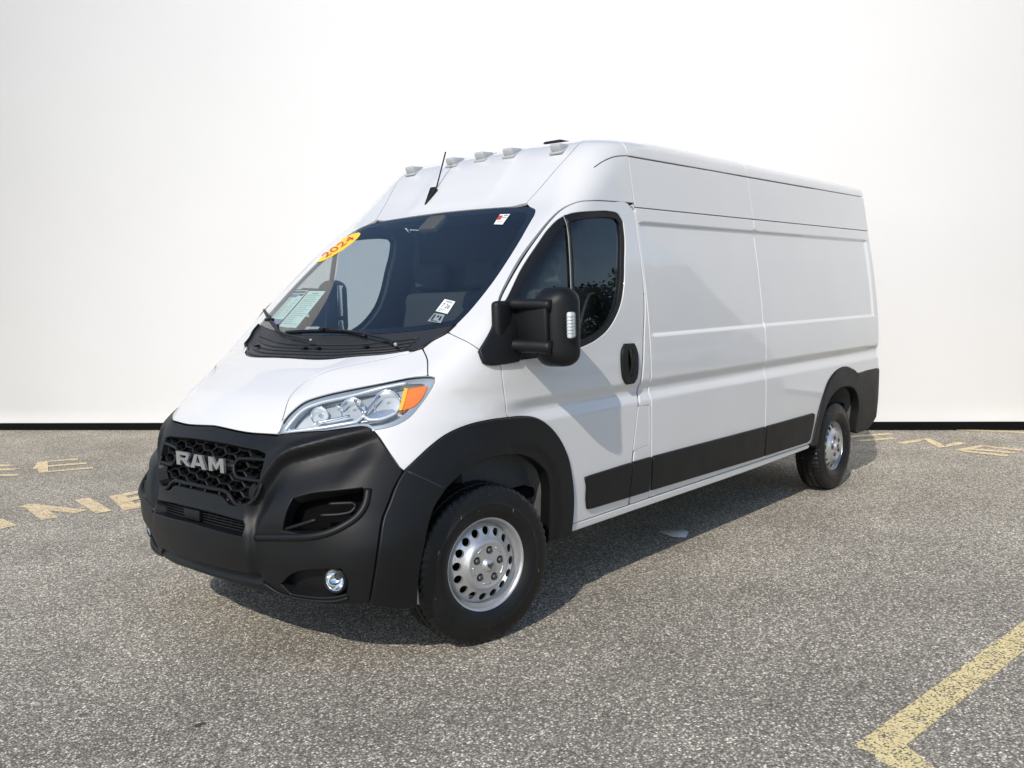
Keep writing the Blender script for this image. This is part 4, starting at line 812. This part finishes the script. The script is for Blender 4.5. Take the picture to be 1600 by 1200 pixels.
EMB=[extrude(q,.003,((1,0,0),(0,0,1),(0,1,0)),(0,.1155,0)) for q in ([(-.004,-.014),(.004,-.014),(.007,-.003),(.004,.008),(-.004,.008),(-.007,-.003)],[(-.016,.002),(-.010,-.008),(-.0085,-.002),(-.008,.008),(-.004,.011),(-.012,.013)],[(.016,.002),(.012,.013),(.004,.011),(.008,.008),(.0085,-.002),(.010,-.008)])]
NUTM=mat('dark_wheel_nut',(.10,.10,.105),.4,.6)
def wheel(x,y,z,R,s,rot,steer=0):
    Rm=rotm('Z',-steer*s)@rotm('Y',rot)
    def P_(J): V=J[0]@Rm.T+np.array([x,y,z]); return (V,J[1],None) if s>0 else flip(V,J[1])
    J=P_(join(DW,BAR)); w=autosmooth(mk('wheel',J[0],J[1],STEEL,van),40)
    J=P_(tyre_mesh(R)); autosmooth(mk('tyre',J[0],J[1],RUBBER,w),40)
    J=P_(CAP); mk('hub_cap',J[0],J[1],STEEL,w)
    J=P_(join(*EMB)); mk('hub_emblem',J[0],J[1],NUTM,w,smooth=False)
    for q in range(5):
        a=2*math.pi*q/5+.55; V=NUT[0]+np.array([math.cos(a)*.069,0,math.sin(a)*.069]); J=P_((V,NUT[1],None)); mk('wheel_nut',J[0],J[1],NUTM,w,smooth=False)
    for q in range(5):
        a=2*math.pi*(q+.5)/5+.55; J=P_(tube([(math.cos(a+d_)*.086,.1005,math.sin(a+d_)*.086) for d_ in (-.22,-.1,0,.1,.22)],.0045,6,False,.01,.8)); mk('wheel_rib',J[0],J[1],STEEL,w)
    J=P_(lathe([(0,.02),(.15,.02),(.165,-.0),(.165,-.06)],32)); mk('brake_drum',J[0],J[1],DARK,w)
for s in (1,-1):
    wheel(-.022,.900,.374,.374,s,.10,math.radians(11)); wheel(-4.11,.895,.349,.3495,s,.55)
# wheel housings
def housing(arch,y0,y1,name):
    q=np.array([(x,z) for x,_,z in arch]); q=curve(np.stack([q[:,0],np.zeros(len(q)),q[:,1]],1),.04,False)[:,[0,2]]
    c=q.mean(0); n=len(q); V=[];Fc=[]
    for y,k in ((y0,1.02),(y0-.06,1.03),(y1,1.03)):
        for p in q: w=c+(p-c)*k; V.append((w[0],y,max(w[1],.30)))
    for r in range(2):
        for i in range(n-1): a=r*n+i; Fc.append((a,a+1,a+n+1,a+n))
    Fc.append(tuple(range(2*n,3*n)))
    for s in (1,-1):
        A=(np.array(V),Fc,None) if s<0 else (np.array(V),Fc,None); A=A if s>0 else flip(A[0],A[1]); mk(name,A[0],A[1],LINER,van)
LINER=mat('wheel_housing_liner',(.10,.10,.098),.7,bump=(60,.4,.004),var=(6,.2))
housing(AR,.985,.45,'wheel_housing'); housing(RFI[::-1],.99,.45,'wheel_housing')
# ------------------------------------------------------------------ underbody and load space
for nme,c,sz in (('underbody',(-2.05,0,.40),(3.0,1.86,.05)),('underbody',(-4.1,0,.42),(1.5,.9,.06)),('engine_bay',(.18,0,.62),(.75,.86,.62)),('load_floor',(-3.2,0,.62),(3.5,1.8,.05)),('fuel_tank',(-2.9,.30,.36),(1.0,.8,.14)),('rear_axle',(-4.11,0,.33),(.10,1.6,.10))):
    J=rbox(c,sz,.01,1); mk(nme,J[0],J[1],DARK,van)
J=rbox((-3.2,0,1.45),(3.42,1.62,1.55),.02,1); mk('load_space_lining',J[0],J[1],DARK,van)
# ------------------------------------------------------------------ cab interior
J=rbox((-1.43,0,1.30),(.03,1.78,1.50),.01,1); mk('bulkhead',J[0],J[1],INT,van)
prof=[(.02,1.36),(-.10,1.385),(-.28,1.375),(-.42,1.33),(-.50,1.25),(-.52,1.10),(-.46,.95),(-.46,.66),(.02,.66)]
J=extrude(prof,1.74,((1,0,0),(0,0,1),(0,-1,0)),(0,.87,0)); autosmooth(mk('dashboard',J[0],[tuple(reversed(f)) for f in J[1]],INT,van),50)
J=rbox((-.46,.45,1.375),(.20,.40,.09),.04,3); mk('instrument_hood',J[0],J[1],INT,van)
J=rbox((-.7,0,.62),(1.5,1.8,.05),.01,1); mk('cab_floor',J[0],J[1],DARK,van)
J=rbox((-1.16,0,2.09),(.50,1.56,.04),.015,2); mk('cab_ceiling',J[0],J[1],INT,van)
def seat(y,w):
    J=rbox((-.98,y,.98),(.50,w,.16),.05,3); st=mk('seat',J[0],J[1],SEAT,van)
    J=rbox((-1.24,y,1.32),(.14,w*.95,.64),.05,3,None,rotm('Y',-.16)); mk('backrest',J[0],J[1],SEAT,st)
    for k in ([0] if w<.6 else [-.23,.23]):
        J=rbox((-1.31,y+k,1.74),(.10,.27,.18),.04,3,None,rotm('Y',-.12)); mk('headrest',J[0],J[1],SEAT,st)
    J=rbox((-1.0,y,.78),(.45,w*.9,.26),.02,1); mk('seat_base',J[0],J[1],DARK,st)
seat(.46,.50); seat(-.42,.90)
sw=lathe([(.185+.014*math.cos(a),.014*math.sin(a)) for a in np.linspace(0,2*math.pi,11)],40)
Rs=rotm('Z',math.pi/2)@np.eye(3); Rs=rotm('Y',.95)@Rs
J=(sw[0]@Rs.T+np.array((-.60,.46,1.36)),sw[1],None); w=mk('steering_wheel',J[0],J[1],INT,van)
J=rbox((-.58,.46,1.345),(.06,.30,.06),.02,2,None,rotm('Y',.6)); mk('wheel_spokes',J[0],J[1],INT,w)
J=rbox((-.70,-.02,1.90),(.03,.24,.075),.012,2); 
# ------------------------------------------------------------------ trees across the lot, seen in the glass and the paint
def leafmat(nm,c):
    m=mat(nm,c,.6,var=(2.5,.35)); return m
LM=[leafmat('green_leaves',(.045,.075,.02)),leafmat('dark_green_leaves',(.03,.055,.018))]; BARK=mat('bark',(.09,.07,.05),.9,var=(6,.3))
def tree(x,y,h,seed,label):
    r=np.random.default_rng(seed); t=bpy.data.objects.new('tree',None); COL.objects.link(t); t.location=(x,y,0); tag(t,label,'tree','trees across the lot behind the camera')
    ps=[tube([(0,0,0),(.05,.02,h*.3),(.0,.1,h*.6),(.1,0,h*.85)],.16*h/8,8,False,.5)]
    for k in range(7):
        a=r.uniform(0,6.28); z=h*r.uniform(.28,.6); L=h*r.uniform(.18,.32); ps.append(tube([(0,0,z),(math.cos(a)*L*.5,math.sin(a)*L*.5,z+L*.45),(math.cos(a)*L,math.sin(a)*L,z+L*.7)],.05*h/8,5,False,.5))
    J=join(*ps); mk('trunk',J[0],J[1],BARK,t)
    cl=[(np.array([r.normal(0,.19)*h,r.normal(0,.19)*h,h*r.uniform(.22,.95)]),h*r.uniform(.13,.21)) for _ in range(26)]
    N=8000; C=r.integers(0,len(cl),N); d=r.normal(0,1,(N,3)); d/=np.linalg.norm(d,axis=1,keepdims=True); P=np.array([cl[i][0] for i in C])+d*(np.array([cl[i][1] for i in C])*r.uniform(.55,1.05,N))[:,None]
    u=r.normal(0,1,(N,3)); u/=np.linalg.norm(u,axis=1,keepdims=True); v=np.cross(u,r.normal(0,1,(N,3))); v/=np.linalg.norm(v,axis=1,keepdims=True); s=r.uniform(.09,.2,N)[:,None]*h/8
    V=np.stack([P-u*s,P-v*s*.6,P+u*s,P+v*s*.6],1).reshape(-1,3); Fc=[(4*i,4*i+1,4*i+2,4*i+3) for i in range(N)]
    mk('crown',V,Fc,LM[seed%2],t,smooth=False)
for i,(x,y,h,lb) in enumerate(((-34,21,7.2,'rounded green tree standing behind the others at the far end of the row'),(-28,20,6.0,'dense dark green tree in the thick of the row across the lot'),(-30,16,7.0,'tall dark green tree at the far end of the tree row across the lot'),(-26,22,5.6,'short broad tree second from the far end of the row across the lot'),(-21,26,7.6,'tallest leafy tree of the row across the lot'),(-15,29,6.4,'bushy middle-sized tree next to the tallest one across the lot'),(-8,32,7.0,'lone leafy tree at the near end of the row across the lot'))):
    tree(x,y,h,40+i,lb)

# a parked car on the far side of the lot: it shows as a soft reflection in the load side
CARP=mat('silver_car_paint',(.45,.46,.47),.3,.4,.8); CGL=mat('car_window',(.015,.018,.02),.08)
car=bpy.data.objects.new('parked_car',None); COL.objects.link(car); tag(car,'silver estate car parked across the lot facing the side of the van','car')
car.location=(-13.5,9.2,0); car.rotation_euler=(0,0,.35)
P=[(-2.25,.35),(2.2,.35),(2.28,.62),(2.2,.86),(1.15,1.02),(.45,1.50),(-1.75,1.52),(-2.2,1.05),(-2.28,.7)]
bm=bmesh.new(); J=extrude(P,1.78,((1,0,0),(0,0,1),(0,-1,0)),(0,.89,0)); vs=[bm.verts.new(v) for v in J[0]]; 
for f in J[1]: bm.faces.new([vs[i] for i in f])
bmesh.ops.recalc_face_normals(bm,faces=bm.faces); 
for v in bm.verts:
    if v.co.z>1.03: v.co.y*=.80
bmesh.ops.bevel(bm,geom=bm.edges[:],offset=.07,segments=3,affect='EDGES'); me=bpy.data.meshes.new('body'); bm.to_mesh(me); bm.free(); me.materials.append(CARP); bo=bpy.data.objects.new('body',me); COL.objects.link(bo); bo.parent=car; autosmooth(bo,40)
for s in (1,-1):
    for q in ([(1.0,1.05),(.42,1.42),(-.45,1.43),(-.45,1.05)],[(-.53,1.05),(-.53,1.43),(-1.62,1.43),(-1.95,1.07)]):
        V=[];k=len(q)
        for x,z in q: yy=.89-(z-1.0)*.37; V.append((x,s*(yy+.008),z))
        for x,z in q: yy=.89-(z-1.0)*.37; V.append((x,s*(yy-.02),z))
        mk('window',V,[tuple(range(k))]+[(i,k+i,k+(i+1)%k,(i+1)%k) for i in range(k)],CGL,car,smooth=False)
    for x in (1.4,-1.4):
        J=lathe([(0,.10),(.19,.10),(.21,.085),(.33,.08),(.33,-.1),(.2,-.11)],32); A=(J[0]+np.array([x,.80,.33]),J[1],None); A=A if s>0 else flip(*A); mk('wheel',A[0],A[1],RUBBER,car)
    J=rbox((2.2,.62*s,.76),(.10,.34,.13),.03); mk('headlight',J[0],J[1],SILV,car)
J=rbox((2.26,0,.60),(.06,.9,.2),.02); mk('grille',J[0],J[1],DARK,car)
V=[(1.06,-.62,1.08),(1.06,.62,1.08),(.50,.56,1.46),(.50,-.56,1.46)]; V+= [(a-.03,b,c-.02) for a,b,c in V]; mk('windscreen',[(a+.035,b,c+.02) for a,b,c in V],[(0,1,2,3),(0,4,5,1),(1,5,6,2),(2,6,7,3),(3,7,4,0)],CGL,car,smooth=False)
